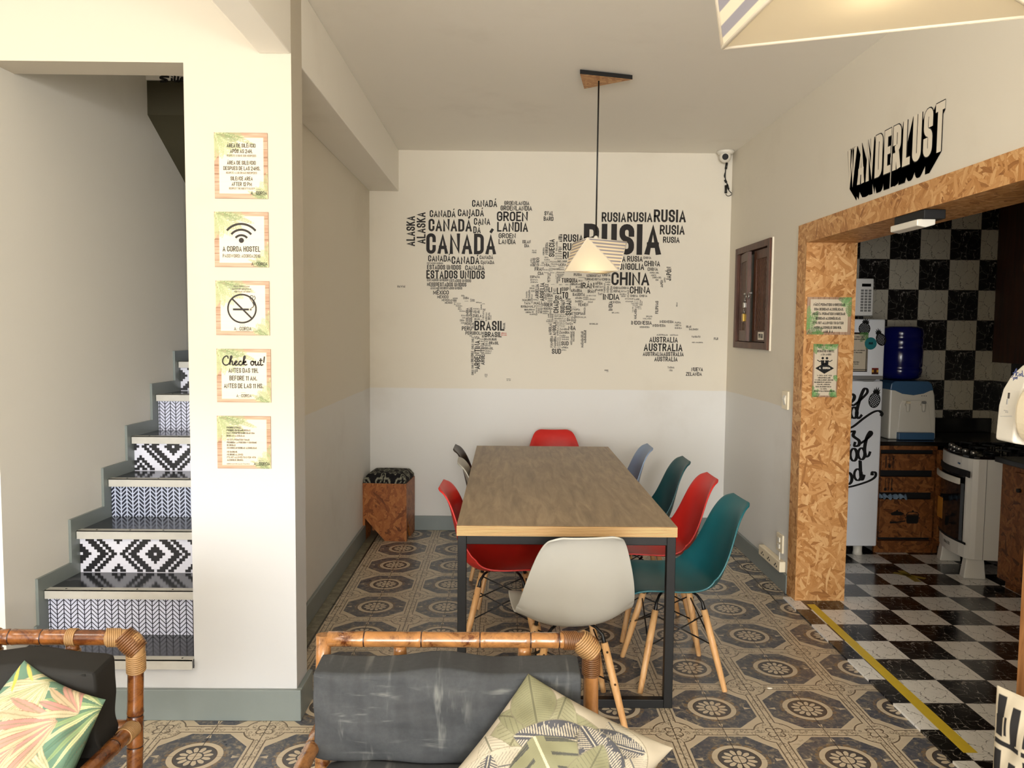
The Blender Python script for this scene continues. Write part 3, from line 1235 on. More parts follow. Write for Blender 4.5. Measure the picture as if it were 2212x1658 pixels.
for x in (TX0 + .004, TX1 - .004 - S):
    mb = MB()
    mb.box((x, TY0 + .006 + S, .719 - S), (x + S, TY1 - .006 - S, .719))
    mb.build('rail', M['black_metal'], tb, bevel=.002)

# ------------------------------------------------------------------ moulded shell chairs (built facing +y, origin on the floor)
PROF = [(.236, .398, .172), (.232, .414, .196), (.205, .428, .213), (.15, .430, .221), (.08, .421, .2245), (.0, .411, .226), (-.07, .407, .226), (-.125, .414, .226),
        (-.17, .436, .2255), (-.198, .472, .223), (-.215, .52, .217), (-.23, .58, .206), (-.245, .645, .190), (-.262, .71, .170), (-.281, .762, .149), (-.30, .795, .125), (-.312, .806, .098)]


def shell_mesh():
    P = smooth_path([Vector((a, b, c)) for a, b, c in PROF], 4)
    n = len(P)
    nu = 24
    mb = MB()
    base = 0
    for k, p in enumerate(P):
        t = (P[min(k + 1, n - 1)] - P[max(k - 1, 0)])
        tu = Vector((t.x, t.y))
        tu.normalize()
        nx, nz = tu.y, -tu.x                          # towards the sitter: up on the seat, forward on the back
        if nz < 0 and nx < 0:
            nx, nz = -nx, -nz
        nx, nz = (tu.y, -tu.x)
        s = k / (n - 1)
        dish = .046 * math.sin(PI * min(max((s - .04) / .9, 0), 1)) ** .7 + .004
        wing = .034 * math.exp(-((s - .52) / .13) ** 2)
        wing2 = .0
        w = p.z
        for j in range(nu + 1):
            a = -1 + 2 * j / nu
            aa = abs(a)
            bow = dish * aa ** 2.3 + wing * aa ** 3 + wing2
            lip = .010 * max(0, (aa - .88) / .12) ** 1.5
            mb.v.append((w * a + math.copysign(lip, a) * .6, p.x + nx * (bow - lip * .4), p.y + nz * (bow - lip * .4)))
    for k in range(n - 1):
        for j in range(nu):
            a = k * (nu + 1) + j
            mb.face((a, a + 1, a + nu + 2, a + nu + 1), 0, True)
    return mb


CH = thing('shell_chair', '', 'chair', (0, 0, 0), 'moulded shell chairs around the dining table')
sh = shell_mesh().build('shell', M['shell_white'], CH, recalc=False, solid=.0075, bevel=.002, sub=1)
for p in sh.data.polygons:
    p.use_smooth = True
legs = {}
for sx in (-1, 1):
    for sy in (-1, 1):
        top, foot = Vector((sx * .118, -.008 + sy * .108, .338)), Vector((sx * .193, -.008 + sy * .186, 0))
        d = (foot - top).normalized()
        mb = MB()
        mb.tube([top, top.lerp(foot, .45), foot - d * .004, foot], [.0145, .0155, .0118, .0108], 14)
        lg = mb.build('leg', M['leg_wood'], CH)
        for t in (.09, .44):
            mb = MB()
            p = top.lerp(foot, t)
            mb.tube([p + Vector((0, sy * .0135, .0)), p + Vector((0, sy * .0175, 0))], .0045, 8)
            mb.build('bolt', M['bolt'], lg)
        mb = MB()
        kn = top + Vector((-sx * .006, -sy * .006, .03))
        mb.tube([top.lerp(foot, .07), top - d * .012, kn, Vector((sx * .088, -.008 + sy * .085, .392)), Vector((sx * .07, -.008 + sy * .07, .399))], [.0085, .0085, .0065, .006, .006], 8)
        mb.build('bracket', M['wire'], CH)
        legs[(sx, sy)] = (top, foot)
mb = MB()
for (a, b) in (((-1, 1), (1, 1)), ((1, 1), (1, -1)), ((1, -1), (-1, -1)), ((-1, -1), (-1, 1))):
    (t0, f0), (t1, f1) = legs[a], legs[b]
    mb.tube([t0.lerp(f0, .06), t1.lerp(f1, .44)], .0033, 6)
    mb.tube([t0.lerp(f0, .44), t1.lerp(f1, .06)], .0033, 6)
mb.build('wire_brace', M['wire'], CH)
CHAIRS = [
    (.262, 3.155, 7, 'shell_white', 'off-white shell chair at the head of the table, its back to the bamboo armchairs'),
    (.755, 3.545, 93, 'shell_teal', 'teal shell chair with wooden legs at the table corner beside the checkered kitchen floor'),
    (.765, 4.10, 91, 'shell_red', 'red shell chair between the two teal chairs on the doorway side of the table'),
    (.752, 4.65, 90, 'shell_dark_teal', 'dark teal shell chair between the red and the light blue chairs'),
    (.632, 5.17, 90, 'shell_blue', 'light blue shell chair next to the map wall on the doorway side'),
    (.365, 5.655, 181, 'shell_red', 'red shell chair at the far head of the table below the word map'),
    (-.015, 5.06, -90, 'shell_brown', 'dark brown shell chair across the table from the light blue one'),
    (.04, 4.56, -88, 'shell_grey', 'light grey shell chair tucked in between the dark brown and red chairs'),
    (.0, 3.83, -92, 'shell_red', 'red shell chair across the table from the teal and red chairs, near the pillar'),
]
for i, (x, y, rz, mat, label) in enumerate(CHAIRS):
    c = CH if i == 0 else copy_tree(CH)
    c.location = (x, y, 0)
    c.rotation_euler = (0, 0, math.radians(rz))
    c['label'] = label
    for ch in [k for k in bpy.data.objects if k.parent == c and k.name.startswith('shell')]:
        ch.material_slots[0].link = 'OBJECT'
        ch.material_slots[0].material = M[mat]

# ------------------------------------------------------------------ strand-board stool
SX, SY, SW = -.868, 5.945, .325
sl = thing('stool', 'square strand board stool with a damask padded top in the room corner', 'stool', (SX, SY, 0))
h2, HT = SW / 2, .425
front = [(-h2, 0), (-h2 + .018, 0), (-h2 + .018, .165), (-h2 + .165, 0), (h2, 0), (h2, HT), (-h2, HT)]
rot = Matrix.Translation((SX, SY, 0)) @ Matrix.Rotation(math.radians(-4), 4, 'Z')
for k in range(4):
    Mk = rot @ Matrix.Rotation(k * PI / 2, 4, 'Z')
    mb = MB()
    fr = [(a * (1 if k % 2 == 0 else .89), b) for a, b in front]
    mb.prism(fr, lambda a, b, d: Mk @ Vector((a, d, b)), -h2, -h2 + .018)
    mb.build('side_panel', M['osb_stool'], sl)


def damask(u, v):
    """black cloth with pale scrolling flowers"""
    n = len(u)
    c = np.tile(np.array(lin(24, 22, 24)[:3]), (n, 1))
    x, y = u * 2.2, v * 2.2
    fx, fy = x - np.round(x), y - np.round(y)
    r, a = np.hypot(fx, fy), np.arctan2(fy, fx)
    m = np.abs(r - (.24 + .11 * np.cos(4 * a))) < .035
    m |= np.abs(r - (.12 + .05 * np.cos(8 * a))) < .025
    fx2, fy2 = x - np.floor(x) - .5, y - np.floor(y) - .5
    r2, a2 = np.hypot(fx2, fy2), np.arctan2(fy2, fx2)
    m |= np.abs(r2 - (.2 + .09 * np.cos(6 * a2 + 1))) < .03
    m |= r2 < .06
    c[m] = lin(140, 138, 120)[:3]
    return c


mb = MB()
N = 72


def pad(u, v):
    x, y = (u * 2 - 1), (v * 2 - 1)
    e = max(abs(x), abs(y))
    k = min(1, e / .86)
    top = .062 * (1 - max(0, (e - .72) / .28) ** 2.2) + .012 * (1 - x * x) * (1 - y * y)
    f = h2 * 1.0
    sx = x if e < .93 else x / e * .97
    sy = y if e < .93 else y / e * .97
    return rot @ Vector((sx * f, sy * f, HT + top))


mb.grid(pad, N, N, color=damask)
mb.grid(lambda u, v: rot @ Vector(((u * 2 - 1) * h2 * .96, (v * 2 - 1) * h2 * .96, HT + .001)), 2, 2, color=damask)
mb.build('padded_top', M['fabric_print'], sl)

# ------------------------------------------------------------------ paper lampshades: two triangles turned against each other
def lamp(name, label, c, zb, tri_pts, cord_to, bottom_mat, side_mats, warm, canopy=None):
    root = thing(name, label, 'lamp', (c[0], c[1], zb))
    T = [Vector((x, y, zb + .165)) for x, y in tri_pts]
    B = [Vector((2 * c[0] - x, 2 * c[1] - y, zb)) for x, y in tri_pts]
    mb = MB()
    for i in range(3):
        o1, o2 = B[(i + 1) % 3], B[(i + 2) % 3]                     # the two bottom corners beside top corner i
        mb.poly([T[i], o1, o2], side_mats[0])
        t1, t2 = T[(i + 1) % 3], T[(i + 2) % 3]
        mb.poly([B[i], t1, t2], side_mats[1])
    mb.poly(T, 0)
    sh = mb.build('lampshade', [M['shade_plain'], M['shade_striped']], root)
    mb = MB()
    mb.poly(B, 0)
    mb.build('diffuser', M['shade_plain'], root)
    mb = MB()
    for i in range(3):
        mb.tube([T[i], T[(i + 1) % 3]], .0022, 6)
        mb.tube([B[i], B[(i + 1) % 3]], .0022, 6)
        mb.tube([T[i], B[(i + 1) % 3]], .0022, 6)
        mb.tube([T[i], B[(i + 2) % 3]], .0022, 6)
    mb.build('shade_frame', M['white_vinyl'], root)
    top = zb + .165
    mb = MB()
    mb.lathe([(.008, 0), (.012, .004), (.012, .02), (.005, .028)], Matrix.Translation((c[0], c[1], top)), 12)
    mb.build('cord_grip', M['white_plastic'], root)
    mb = MB()
    mb.tube([(c[0], c[1], top + .02), (c[0] + (cord_to[0] - c[0]) * .5, c[1] + (cord_to[1] - c[1]) * .5, (top + CE) / 2), (cord_to[0], cord_to[1], CE - .022)], .0042, 8)
    mb.build('cord', M['wire'], root)
    if canopy:
        mb = MB()
        mb.prism(canopy, lambda a, b, d: (a, b, d), CE - .026, CE - .004, 0)
        mb.prism(canopy, lambda a, b, d: (a, b, d), CE - .0265, CE - .026, 1)
        mb.build('canopy', [M['black_metal'], M['osb']], root)
    mb = MB()
    mb.lathe([(.001, 0), (.02, .008), (.028, .03), (.022, .055), (.013, .07), (.013, .1)], Matrix.Translation((c[0], c[1], zb + .05)), 14)
    mb.build('bulb', M['white_plastic'], root)
    if warm:
        d = bpy.data.lights.new(name + '_glow', 'POINT')
        d.energy = warm
        d.color = (1.0, .80, .52)
        d.shadow_soft_size = .03
        o = bpy.data.objects.new(name + '_glow', d)
        o.location = (c[0], c[1], zb + .03)
        COL.objects.link(o)
    return root


lamp('pendant_lamp', 'angular paper pendant lamp hanging over the dining table in front of the map', (.477, 4.35), 1.868,
     [(.417, 4.205), (.646, 4.37), (.367, 4.475)], (.474, 4.307), 0, (0, 1), .4, [(.365, 4.196), (.646, 4.277), (.411, 4.448)])
lamp('pendant_lamp', 'striped angular lampshade cropped by the top edge of the picture', (.319, .725), 1.85,
     [(.148, .695), (.394, .882), (.416, .598)], (.319, .725), 0, (1, 1), .12, [(.21, .62), (.47, .69), (.26, .86)])

# ------------------------------------------------------------------ dome camera
sc = thing('security_camera', 'white dome security camera with dangling black cables in the ceiling corner', 'camera', (1.612, 6.03, CE))
mb = MB()
mb.lathe([(.062, -.001), (.064, -.012), (.052, -.026), (.046, -.03)], Matrix.Translation((1.612, 6.03, CE)), 28)
mb.build('base', M['white_plastic'], sc)
mb = MB()
ball = Matrix.Translation((1.608, 6.022, CE - .045))
mb.lathe([(.0005, -.043)] + [(.043 * math.cos(a), .043 * math.sin(a)) for a in [math.radians(q) for q in range(-75, 80, 15)]] + [(.0005, .043)], ball, 22)
bl = mb.build('housing', M['white_plastic'], sc)
mb = MB()
dirv = (Vector((.2, 0, 1.6)) - Vector((1.608, 6.022, CE - .045))).normalized()
mb.tube([Vector((1.608, 6.022, CE - .045)) + dirv * .03, Vector((1.608, 6.022, CE - .045)) + dirv * .046], [.024, .021], 18)
mb.build('lens', M['black_rubber_or_shade'], bl)
mb = MB()
W = lambda x, y: px(x, y, 'y', 6.108)
mb.tube(smooth_path([W(1571, 344), W(1569, 356), W(1567, 372), W(1567, 386), W(1571, 398), W(1574, 410)]), .0042, 6)
mb.tube([W(1570, 352), W(1568, 365)], .009, 8)
mb.tube([W(1566, 388), W(1569, 394)], .009, 8)
mb.tube([W(1568, 400), W(1568, 412), W(1568, 417)], [.009, .009, .011], 8)
mb.tube([W(1571, 398), W(1574, 409)], .007, 8)
mb.tube(smooth_path([W(1566, 384), W(1564.5, 380), W(1566, 373)]), .003, 6)
mb.tube(smooth_path([W(1574, 410), W(1579, 416), W(1583, 419), W(1583, 424)]), .003, 6)
mb.tube(smooth_path([W(1568, 418), W(1570, 422), W(1575, 423), W(1582, 419)]), .0025, 6)
mb.build('cable', M['wire'], sc)
# ------------------------------------------------------------------ world map of country names on the back wall
# each word: text, box in a crop of the photograph (scale, origin below), reading direction
CROPS = {'A': (850, 420, .24733), 'B': (1120, 420, .24725), 'C': (1100, 480, .0965), 'D': (1100, 600, .11461), 'F': (980, 640, .11464)}
NA = """A|CANADÁ,686,48,905,108|CANADÁ,316,137,542,198|CANADÁ,562,128,790,190|CANADÁ,306,213,685,322|CANA,702,205,845,265|DÁ,697,278,762,338|CANADÁ,286,340,895,520
GROENLANDIA,967,57,1186,92|GROENLANDIA,935,97,1210,140|GROEN,903,148,1173,233|LANDIA,905,240,1175,325|GROEN,918,338,1067,382|LANDIA,918,388,1067,433|ALASKA,112,188,188,450,90|ALASKA,202,155,280,430,90
CANADÁ,303,530,500,585|CANADÁ,507,540,750,607|CANADÁ,752,532,870,564|CANADA,762,575,880,607|ESTADOS UNIDOS,293,592,432,608|ESTADOS UNIDOS,293,614,590,655|CANADÁ,626,618,795,661|ESTADOS UNIDOS,287,662,797,735
ESTADOS UNIDOS,293,733,480,757|ESTADOS UNIDOS,490,739,678,765|MEXICO,293,766,385,797|ESTADOS UNIDOS,388,768,636,803|MEXICO,322,798,368,810|MEXICO,322,814,368,827|MÉXICO,372,806,448,828|ESTADOS UNIDOS,448,806,600,828
MÉXICO,346,836,483,873|MÉXICO,382,879,480,906|HAWAI,34,792,101,812|MEXICO,421,911,487,930|MEXICO,490,915,550,930|MEXICO,518,900,560,912|MEXICO,448,934,513,953|CUBA,590,876,622,889|CUBA,609,893,658,913"""
SA = """F|JAMAICA,203,80,277,94|HAITI,313,42,337,100,90|REP DOM,345,52,395,70|REP DOM,345,74,395,95|PUERTO,420,102,475,122|RICO,478,108,528,128|ANTIL,535,130,590,148|GUATE,0,70,55,88|BELICE,0,95,52,112|SALVA,5,120,30,160,90|GUATEMALA,58,122,138,136|HONDURAS,38,145,132,158|NICARAGUA,38,168,163,190|COSTA,82,200,142,220|RICA,82,228,148,252|PANAMA,110,263,220,290|COLOMBIA,228,218,282,478,90|COLOMBIA,290,206,350,482,90
VENEZUELA,362,222,497,246|VENE,362,264,493,318|ZUELA,360,336,523,392|T&T,543,232,603,268|BARBADOS,507,150,530,250,90|GUYANA,540,275,575,415,90|SURINAM,597,305,630,468,90|GUYANA,643,305,685,440,90|FRANCESA,692,350,710,440,90|ECUA,140,345,220,373|DOR,160,390,218,415|ECUA,118,432,202,468|DOR,137,485,200,512|BRASIL,390,410,500,443|BRASIL,510,430,572,444
PERÚ,208,490,340,542|BRASIL,348,485,382,600,90|PERÚ,155,564,340,642|BRASIL,390,458,957,642|BRASIL,932,492,970,610,90|PERU,222,655,380,722|BOLI,383,660,525,722|BRASIL,532,660,570,772,90|BRASIL,583,665,905,768|PERU,298,733,350,755|VIA,388,745,490,808|PARA,497,792,570,818|BRASIL,572,784,715,828|BRASIL,718,784,812,830
GUAY,510,833,580,860|PARA,583,837,652,862|GUAY,600,877,662,905|BRASIL,670,847,850,905|ARGENTINA,390,832,497,1368,90|ARGENTINA,503,872,585,1287,90|BRASIL,592,912,705,940|BRASIL,592,955,747,1000|URUGUAY,592,1015,718,1040|URUGUAY,592,1055,705,1080|CHILE,338,760,380,870,90|CHILE,335,890,378,995,90|CHILECHILE,325,1025,375,1240,90|CHILE,335,1255,375,1360,90|CHILE,335,1378,377,1480,90
TIERRA,393,1370,418,1455,90|FUEGO,428,1370,452,1420,90|ISLAS,585,1457,635,1475|MALVI,583,1481,637,1500|NAS,590,1506,625,1522|GEORGIA,995,1546,1078,1562|DEL SUR,998,1572,1075,1588"""
EU = """C|NORUEGA,750,560,790,738,90|NORUEGA,805,450,870,725,90|SUECIA,887,378,1015,770,90|FINLANDIA,1040,425,1083,640,90|FIN,1100,548,1178,660,90|ANDIA,1100,262,1188,440,90|RUSIA,1213,268,1655,438|RUSIA,1200,465,1640,632|RUSIA,1200,655,1640,825|ESTONIA,1030,682,1183,715|LETONIA,1030,740,1183,772|LITUANIA,1015,795,1185,828|DINA,790,768,878,803|MARCA,782,820,912,853|ALEMA,782,873,910,897
POLONIA,915,867,1072,900|BIELORRUSIA,1078,854,1400,898|NIA,785,914,905,985|POLONIA,933,917,1090,952|UCRANIA,1100,920,1400,980|REP CHECA,905,972,1048,995|UCRANIA,1105,994,1220,1015|IRLANDA,472,805,510,980,90|REINO,520,800,592,982,90|UNIDO,603,788,672,982,90|PAISES,725,885,775,905|BAJOS,725,912,775,932|BELGICA,697,952,775,970|FRAN,570,1000,768,1085|CIA,640,1102,768,1180|SUIZA,778,1047,880,1075
AUSTRIA,885,1020,975,1038|ESLOVENIA,885,1046,970,1066|HUNGRIA,975,1027,1160,1068|RUMANIA,1165,1045,1230,1065|ESLOVA,885,1074,970,1092|ITALIA,775,1109,885,1138|CROACIA,912,1117,1010,1138|ITALIA,855,1145,925,1345,270|RUMANIA,1065,1105,1240,1138|BULGARIA,1072,1152,1230,1180|SERBIA,1080,1186,1210,1208|GRECIA,1060,1230,1095,1365,90|ALBANIA,1037,1115,1057,1270,90|MACEDONIA,1065,1215,1165,1238|GRECIA,1108,1245,1135,1315,90
ESPAÑA,470,1190,683,1248|ESPAÑA,505,1270,642,1300|ESPAÑA,505,1322,642,1355|PORTU,475,1265,497,1305,90|GAL,475,1312,497,1360,90|ISLAS,512,614,610,640|FEROE,512,657,610,690|MALTA,935,1382,1010,1398|CRETA,1112,1385,1190,1405|CHIPRE,1255,1385,1325,1405|RUSIA,1445,1140,1625,1200|TURQUIA,1175,1247,1530,1350|GEORGIA,1548,1228,1700,1243|IRÁN,1553,1290,1645,1328"""
AF = """D|MA,425,132,478,165|RRUE,385,180,478,212|COS,412,230,478,265|ARGELIA,490,118,558,388,90|ARGELIA,575,90,665,435,90|TÚNEZ,680,112,737,275,90|LI,742,174,808,270|BIA,718,292,822,360|LI,838,197,885,255|BIA,825,274,888,308|LI,898,184,980,305|BIA,865,332,998,415|EGIP,990,177,1120,245|TO,995,264,1110,385|SAHARA,312,250,342,375,90|SAHARA,357,225,395,375,90|MAURITAN,412,305,442,480,90|MAURI,247,390,405,440|TANA,283,452,400,500
MALÍ,453,392,548,425|MALÍ,463,441,610,502|ARGEL,672,280,708,415,90|NIGER,718,377,817,405|NIGER,718,420,817,450|NÍGER,615,466,817,540|SENEGAL,220,517,348,560|MALI,350,514,480,560|BURKINA,487,519,612,540|NIGERIA,627,555,820,600|GUINEA,285,582,370,615|BISSAU,374,582,480,612|GHANA,497,550,530,705,90|TOGO,540,560,575,672,90|BENIN,583,555,620,665,90|LIBERIA,307,632,415,662|DE,428,627,460,655|MARFIL,385,670,500,700|NIGERIA,627,614,748,645
NIGERIA,627,657,725,680|CHAD,833,425,932,662,90|SUDÁN,962,418,1048,660,90|SUDÁN,1062,388,1170,705,90|CAMERUN,728,670,752,748,90|CAMERUN,762,605,792,755,90|REP CENTROAFRICANA,795,677,1060,695|REPUBLICA,850,707,1068,735|DEMOCRAT LA,850,752,1065,780|DEL CONGO,850,797,1068,825|REPUBLICA,890,840,1055,862|DEMOCRATICA,885,877,1055,897|DEL CONGO,905,910,1050,928|CONGO,797,690,832,830,90|GABON,697,802,800,830|GABON,712,777,792,794|CONGO,732,844,803,862
ANGOLA,742,870,800,1075,90|ANGOLA,812,830,885,1080,90|ANGOLA,893,940,930,1090,90|NAMIBIA,768,1092,823,1312,90|NAMIBIA,835,1098,888,1315,90|BOTSWANA,900,1120,930,1280,90|BOTSWANA,940,1110,970,1278,90|ERITREA,1185,546,1265,558|ETIOPÍA,1172,579,1335,615|ETIOPIA,1172,642,1395,698|SOMALIA,1258,722,1450,755|UGAN,1088,724,1155,745|DA,1088,757,1155,815|KENIA,1165,720,1200,818,90|KENIA,1207,700,1258,850,90|TANZA,1062,840,1200,882|NIA,1115,899,1252,985
ZAMBIA,948,947,1112,985|ZAMBIA,943,1002,1135,1052|ZAMBIA,942,1070,1065,1098|ZIMBABUE,982,1105,1125,1132|ZIMBABUE,988,1147,1125,1172|SUD,980,1194,1118,1272|AFRICA,985,1292,1112,1328|SUD,803,1332,977,1430|AFRICA,985,1347,1077,1370|MOZAMBIQUE,1152,1005,1190,1262,90|MOZAMBIQUE,1197,1005,1230,1200,90|LESOTO,905,1295,975,1312"""
ASI = """B|MADAGASCAR,545,1195,568,1335,90|MADAGASCAR,570,1185,592,1295,90|SOMALIA,567,985,585,1050,90|ARABIA,457,824,555,852|SAUDITA,472,859,580,886|ARABIA,495,894,558,912|SAUDITA,495,923,565,942|YEMEN,520,947,607,975|EMIRATOS,595,878,677,888|OMAN,622,907,670,922|OMAN,607,931,650,945|SAUDITA,567,908,618,920|ARABIA,562,892,610,904|IRAK,500,774,543,792|IRAK,500,799,543,816|SIRIA,460,773,498,792|JORDANIA,447,775,458,840,90
IRÁN,545,769,662,820|IRÁN,605,830,672,860|TURKMENISTÁN,577,729,730,750|UZBEKISTÁN,595,697,720,720|CHINA,733,688,803,715|CHINA,733,728,803,752|KAZAJISTÁN,675,662,802,688|AFGA,670,761,735,788|NISTÁN,668,796,735,815|PAKIS,675,824,738,845|TAN,693,856,733,878|PAKISTAN,743,775,760,855,90|CACHE,757,759,802,772|MIRA,768,779,802,792|INDIA,770,797,790,855,90|INDIA,800,797,820,855,90|CHINA,812,678,1143,793|CHINA,828,804,895,826|CHINA,898,804,965,826|CHINA,972,803,1152,865
NEPAL,827,833,893,855|BUTAN,897,839,945,852|BANGLA,885,863,942,877|DESH,897,882,935,895|MYANMAR,950,835,965,898,90|CHINA,976,874,1043,895|CHINA,1056,874,1125,895|INDIA,738,866,882,920|INDIA,828,929,893,950|INDIA,787,930,822,1013,90|SRI LANKA,815,1026,880,1038|MYANMAR,930,903,1005,917|MYANMAR,935,928,1000,940|LAOS,1012,906,1055,923|TAILANDIA,983,946,1050,958|TAILANDIA,1005,934,1050,941|TAILANDIA,995,963,1045,972|VIETNAM,1058,920,1070,972,90|VIETNAM,1073,932,1083,972,90|CAMBOYA,1018,976,1072,988|VIETNAM,1040,994,1075,1001
TAILANDIA,993,978,1003,1028,90|MALASIA,1008,995,1032,1087,90|BRUNEI,1115,1058,1168,1070|MALASIA,1088,1076,1162,1090|INDONESIA,985,1103,1165,1137|INDONESIA,1060,1149,1145,1165|INDONESIA,1172,1132,1285,1155|INDONESIA,1235,1099,1355,1122|PAPUA,1368,1111,1420,1127|NUEVA,1367,1133,1422,1150|GUINEA,1365,1158,1427,1173|FILIPINAS,1195,930,1222,1040,90|GUAM,1377,942,1390,978,90|JAPÓN,1292,632,1335,752,90|JAPÓN,1240,745,1263,810,90|JAPÓN,1270,725,1285,768,90
COREA DEL,1147,676,1228,690|NORTE,1157,698,1203,712|COREA DEL,1170,717,1250,732|SUR,1197,739,1223,752|RUSIA,727,155,940,240|RUSIA,950,154,1170,240|RUSIA,1182,131,1463,242|RUSIA,1235,266,1452,350|RUSIA,1263,368,1408,422|RUSIA,800,536,935,588|RUSIA,950,536,1085,587|MONGOLIA,835,600,1098,658|CHINA,1090,541,1160,563|CHINA,1100,578,1237,627|CHINA,1128,636,1217,667|RUSIA,570,257,1245,525|SEYCHELLES,620,1123,693,1136"""
OC = """B|AUSTRALIA,1207,1218,1305,1233|AUSTRALIA,1322,1221,1395,1233|AUSTRALIA,1143,1243,1392,1292|AUSTRALIA,1095,1300,1433,1368|AUSTRALIA,1087,1373,1263,1410|AUSTRALIA,1265,1374,1443,1412|AUSTRALIA,1187,1416,1390,1457|TASMA,1302,1501,1362,1518|NIA,1317,1526,1347,1543|NUEVA,1510,1509,1612,1543|ZELANDA,1463,1551,1602,1583|VANUATU,1512,1233,1588,1250|FIJI,1707,1248,1743,1270|NUEVA CALEDONIA,1515,1286,1612,1297|ISLAS,1465,1144,1508,1163|SALOMON,1490,1168,1570,1185|KERGUE,752,1529,785,1540|LEN,768,1543,788,1550|SVAL,227,145,304,183|BARD,220,192,306,230|ISLAN,36,397,106,427|DIA,52,432,93,461"""
mp = thing('world_map_decal', 'world map made of black country names on the wall behind the table', 'wall decal', (.3, 6.118, 1.5))
WY = 6.1185


def map_words(spec, name, mat, first=None):
    key = spec[0]
    ox, oy, sc_ = CROPS[key]
    mb = MB()
    for w in spec[2:].replace('\n', '|').split('|'):
        f = w.split(',')
        x0, y0, x1, y1 = [float(q) for q in f[1:5]]
        rot = int(f[5]) if len(f) > 5 else 0
        a = px(ox + x0 * sc_, oy + (y0 + y1) / 2 * sc_, 'y', WY).x
        b = px(ox + x1 * sc_, oy + (y0 + y1) / 2 * sc_, 'y', WY).x
        lo = px(ox + (x0 + x1) / 2 * sc_, oy + y1 * sc_, 'y', WY).z
        hi = px(ox + (x0 + x1) / 2 * sc_, oy + y0 * sc_, 'y', WY).z
        hh = (hi - lo) if rot == 0 else (b - a)
        wt = .165
        if f[0] == 'RUSIA' and hh > .2:
            wt = .185
        lettering(mb, f[0], a, lo, b - a, hi - lo, lambda p, q: (p, WY, q), wt, .085, 0, rot)
    o = mb.build(name, mat, mp, recalc=False)
    return o


map_words(NA, 'north_america_words', M['ink'])
map_words(SA, 'south_america_words', M['ink'])
map_words(EU, 'europe_words', M['ink'])
map_words(AF, 'africa_words', M['ink'])
map_words(ASI, 'asia_words', M['ink'])
map_words(OC, 'oceania_words', M['ink'])
rw = map_words('F|ARRAIAL,892,677,1000,705|DO CABO,892,714,1000,740', 'town_words', M['ink_red'])
rw['label'] = 'small red words beside Brazil'

# ------------------------------------------------------------------ WANDERLUST over the doorway
wl = thing('wanderlust_decal', 'WANDERLUST block lettering with a deep black drop shadow above the kitchen doorway', 'wall decal', (1.689, 3.6, 2.3))
WX = 1.6885
YL, YR, ZB, ZT = 4.035, 3.150, 2.263, 2.455
gp = glyph_paths('WANDERLUST', YL - YR, ZT - ZB, .168, .095)
big = [  # the R, L, U, S letters rise a little as in the photograph
]
fn = lambda d: (lambda a, b: (WX - d, YL - a, ZB + b))
outline, sh_, face = MB(), MB(), MB()
CYc, KS, DZ = (YL - YR) / 2, .80, -.068
for pts, t, cl in gp:
    L, Rr = ribbon(pts, t / 2 + .005)
    edge = L + Rr[::-1]
    n = len(edge)
    sf = lambda p: Vector((CYc + (p.x - CYc) * KS, p.y * .86 + DZ))
    f0 = fn(.0002)
    for k in range(n):
        a, b = edge[k], edge[(k + 1) % n]
        a = Vector((a.x, min(max(a.y, -.004), ZT - ZB + .004)))
        b = Vector((b.x, min(max(b.y, -.004), ZT - ZB + .004)))
        sh_.quad(f0(*a), f0(*b), f0(*sf(b)), f0(*sf(a)))
    nL = len(L)
    i = sh_.addv([f0(*sf(Vector((p.x, min(max(p.y, 0), ZT - ZB))))) for p in L] + [f0(*sf(Vector((p.x, min(max(p.y, 0), ZT - ZB))))) for p in Rr])
    for k in range(nL - 1):
        sh_.face((i + k, i + k + 1, i + nL + k + 1, i + nL + k))
    stroke(outline, pts, t / 2 + .0042, fn(.0005), 0, (-.004, ZT - ZB + .004))
    stroke(face, pts, t / 2, fn(.0008), 0, cl)
sh_.build('drop_shadow', M['ink_black'], wl, recalc=False)
outline.build('outline', M['ink_black'], wl, recalc=False)
face.build('letter_faces', M['white_vinyl'], wl, recalc=False)


# ------------------------------------------------------------------ printed notices
def leaf_mask(u, v, cx, cy, ang, ln, wd):
    a = math.radians(ang)
    s = ((u - cx) * math.cos(a) + (v - cy) * math.sin(a)) / ln
    t = (-(u - cx) * math.sin(a) + (v - cy) * math.cos(a))
    prof = wd * np.clip(np.sin(np.pi * np.clip(s, 0, 1)), 0, 1) ** .75
    ins = (s > 0) & (s < 1) & (np.abs(t) < prof)
    return ins, s, t / wd


def vnoise(x, y, seed=0):
    xi, yi = np.floor(x).astype(int), np.floor(y).astype(int)
    fx, fy = x - xi, y - yi
    fx, fy = fx * fx * (3 - 2 * fx), fy * fy * (3 - 2 * fy)
    h = lambda a, b: np.modf(np.abs(np.sin(a * 127.1 + b * 311.7 + seed * 74.7) * 43758.5453))[0]
    return (h(xi, yi) * (1 - fx) + h(xi + 1, yi) * fx) * (1 - fy) + (h(xi, yi + 1) * (1 - fx) + h(xi + 1, yi + 1) * fx) * fy


def put(c, m, rgb, k=1.0):
    c[m] = c[m] * (1 - k) + np.array(lin(*rgb)[:3]) * k


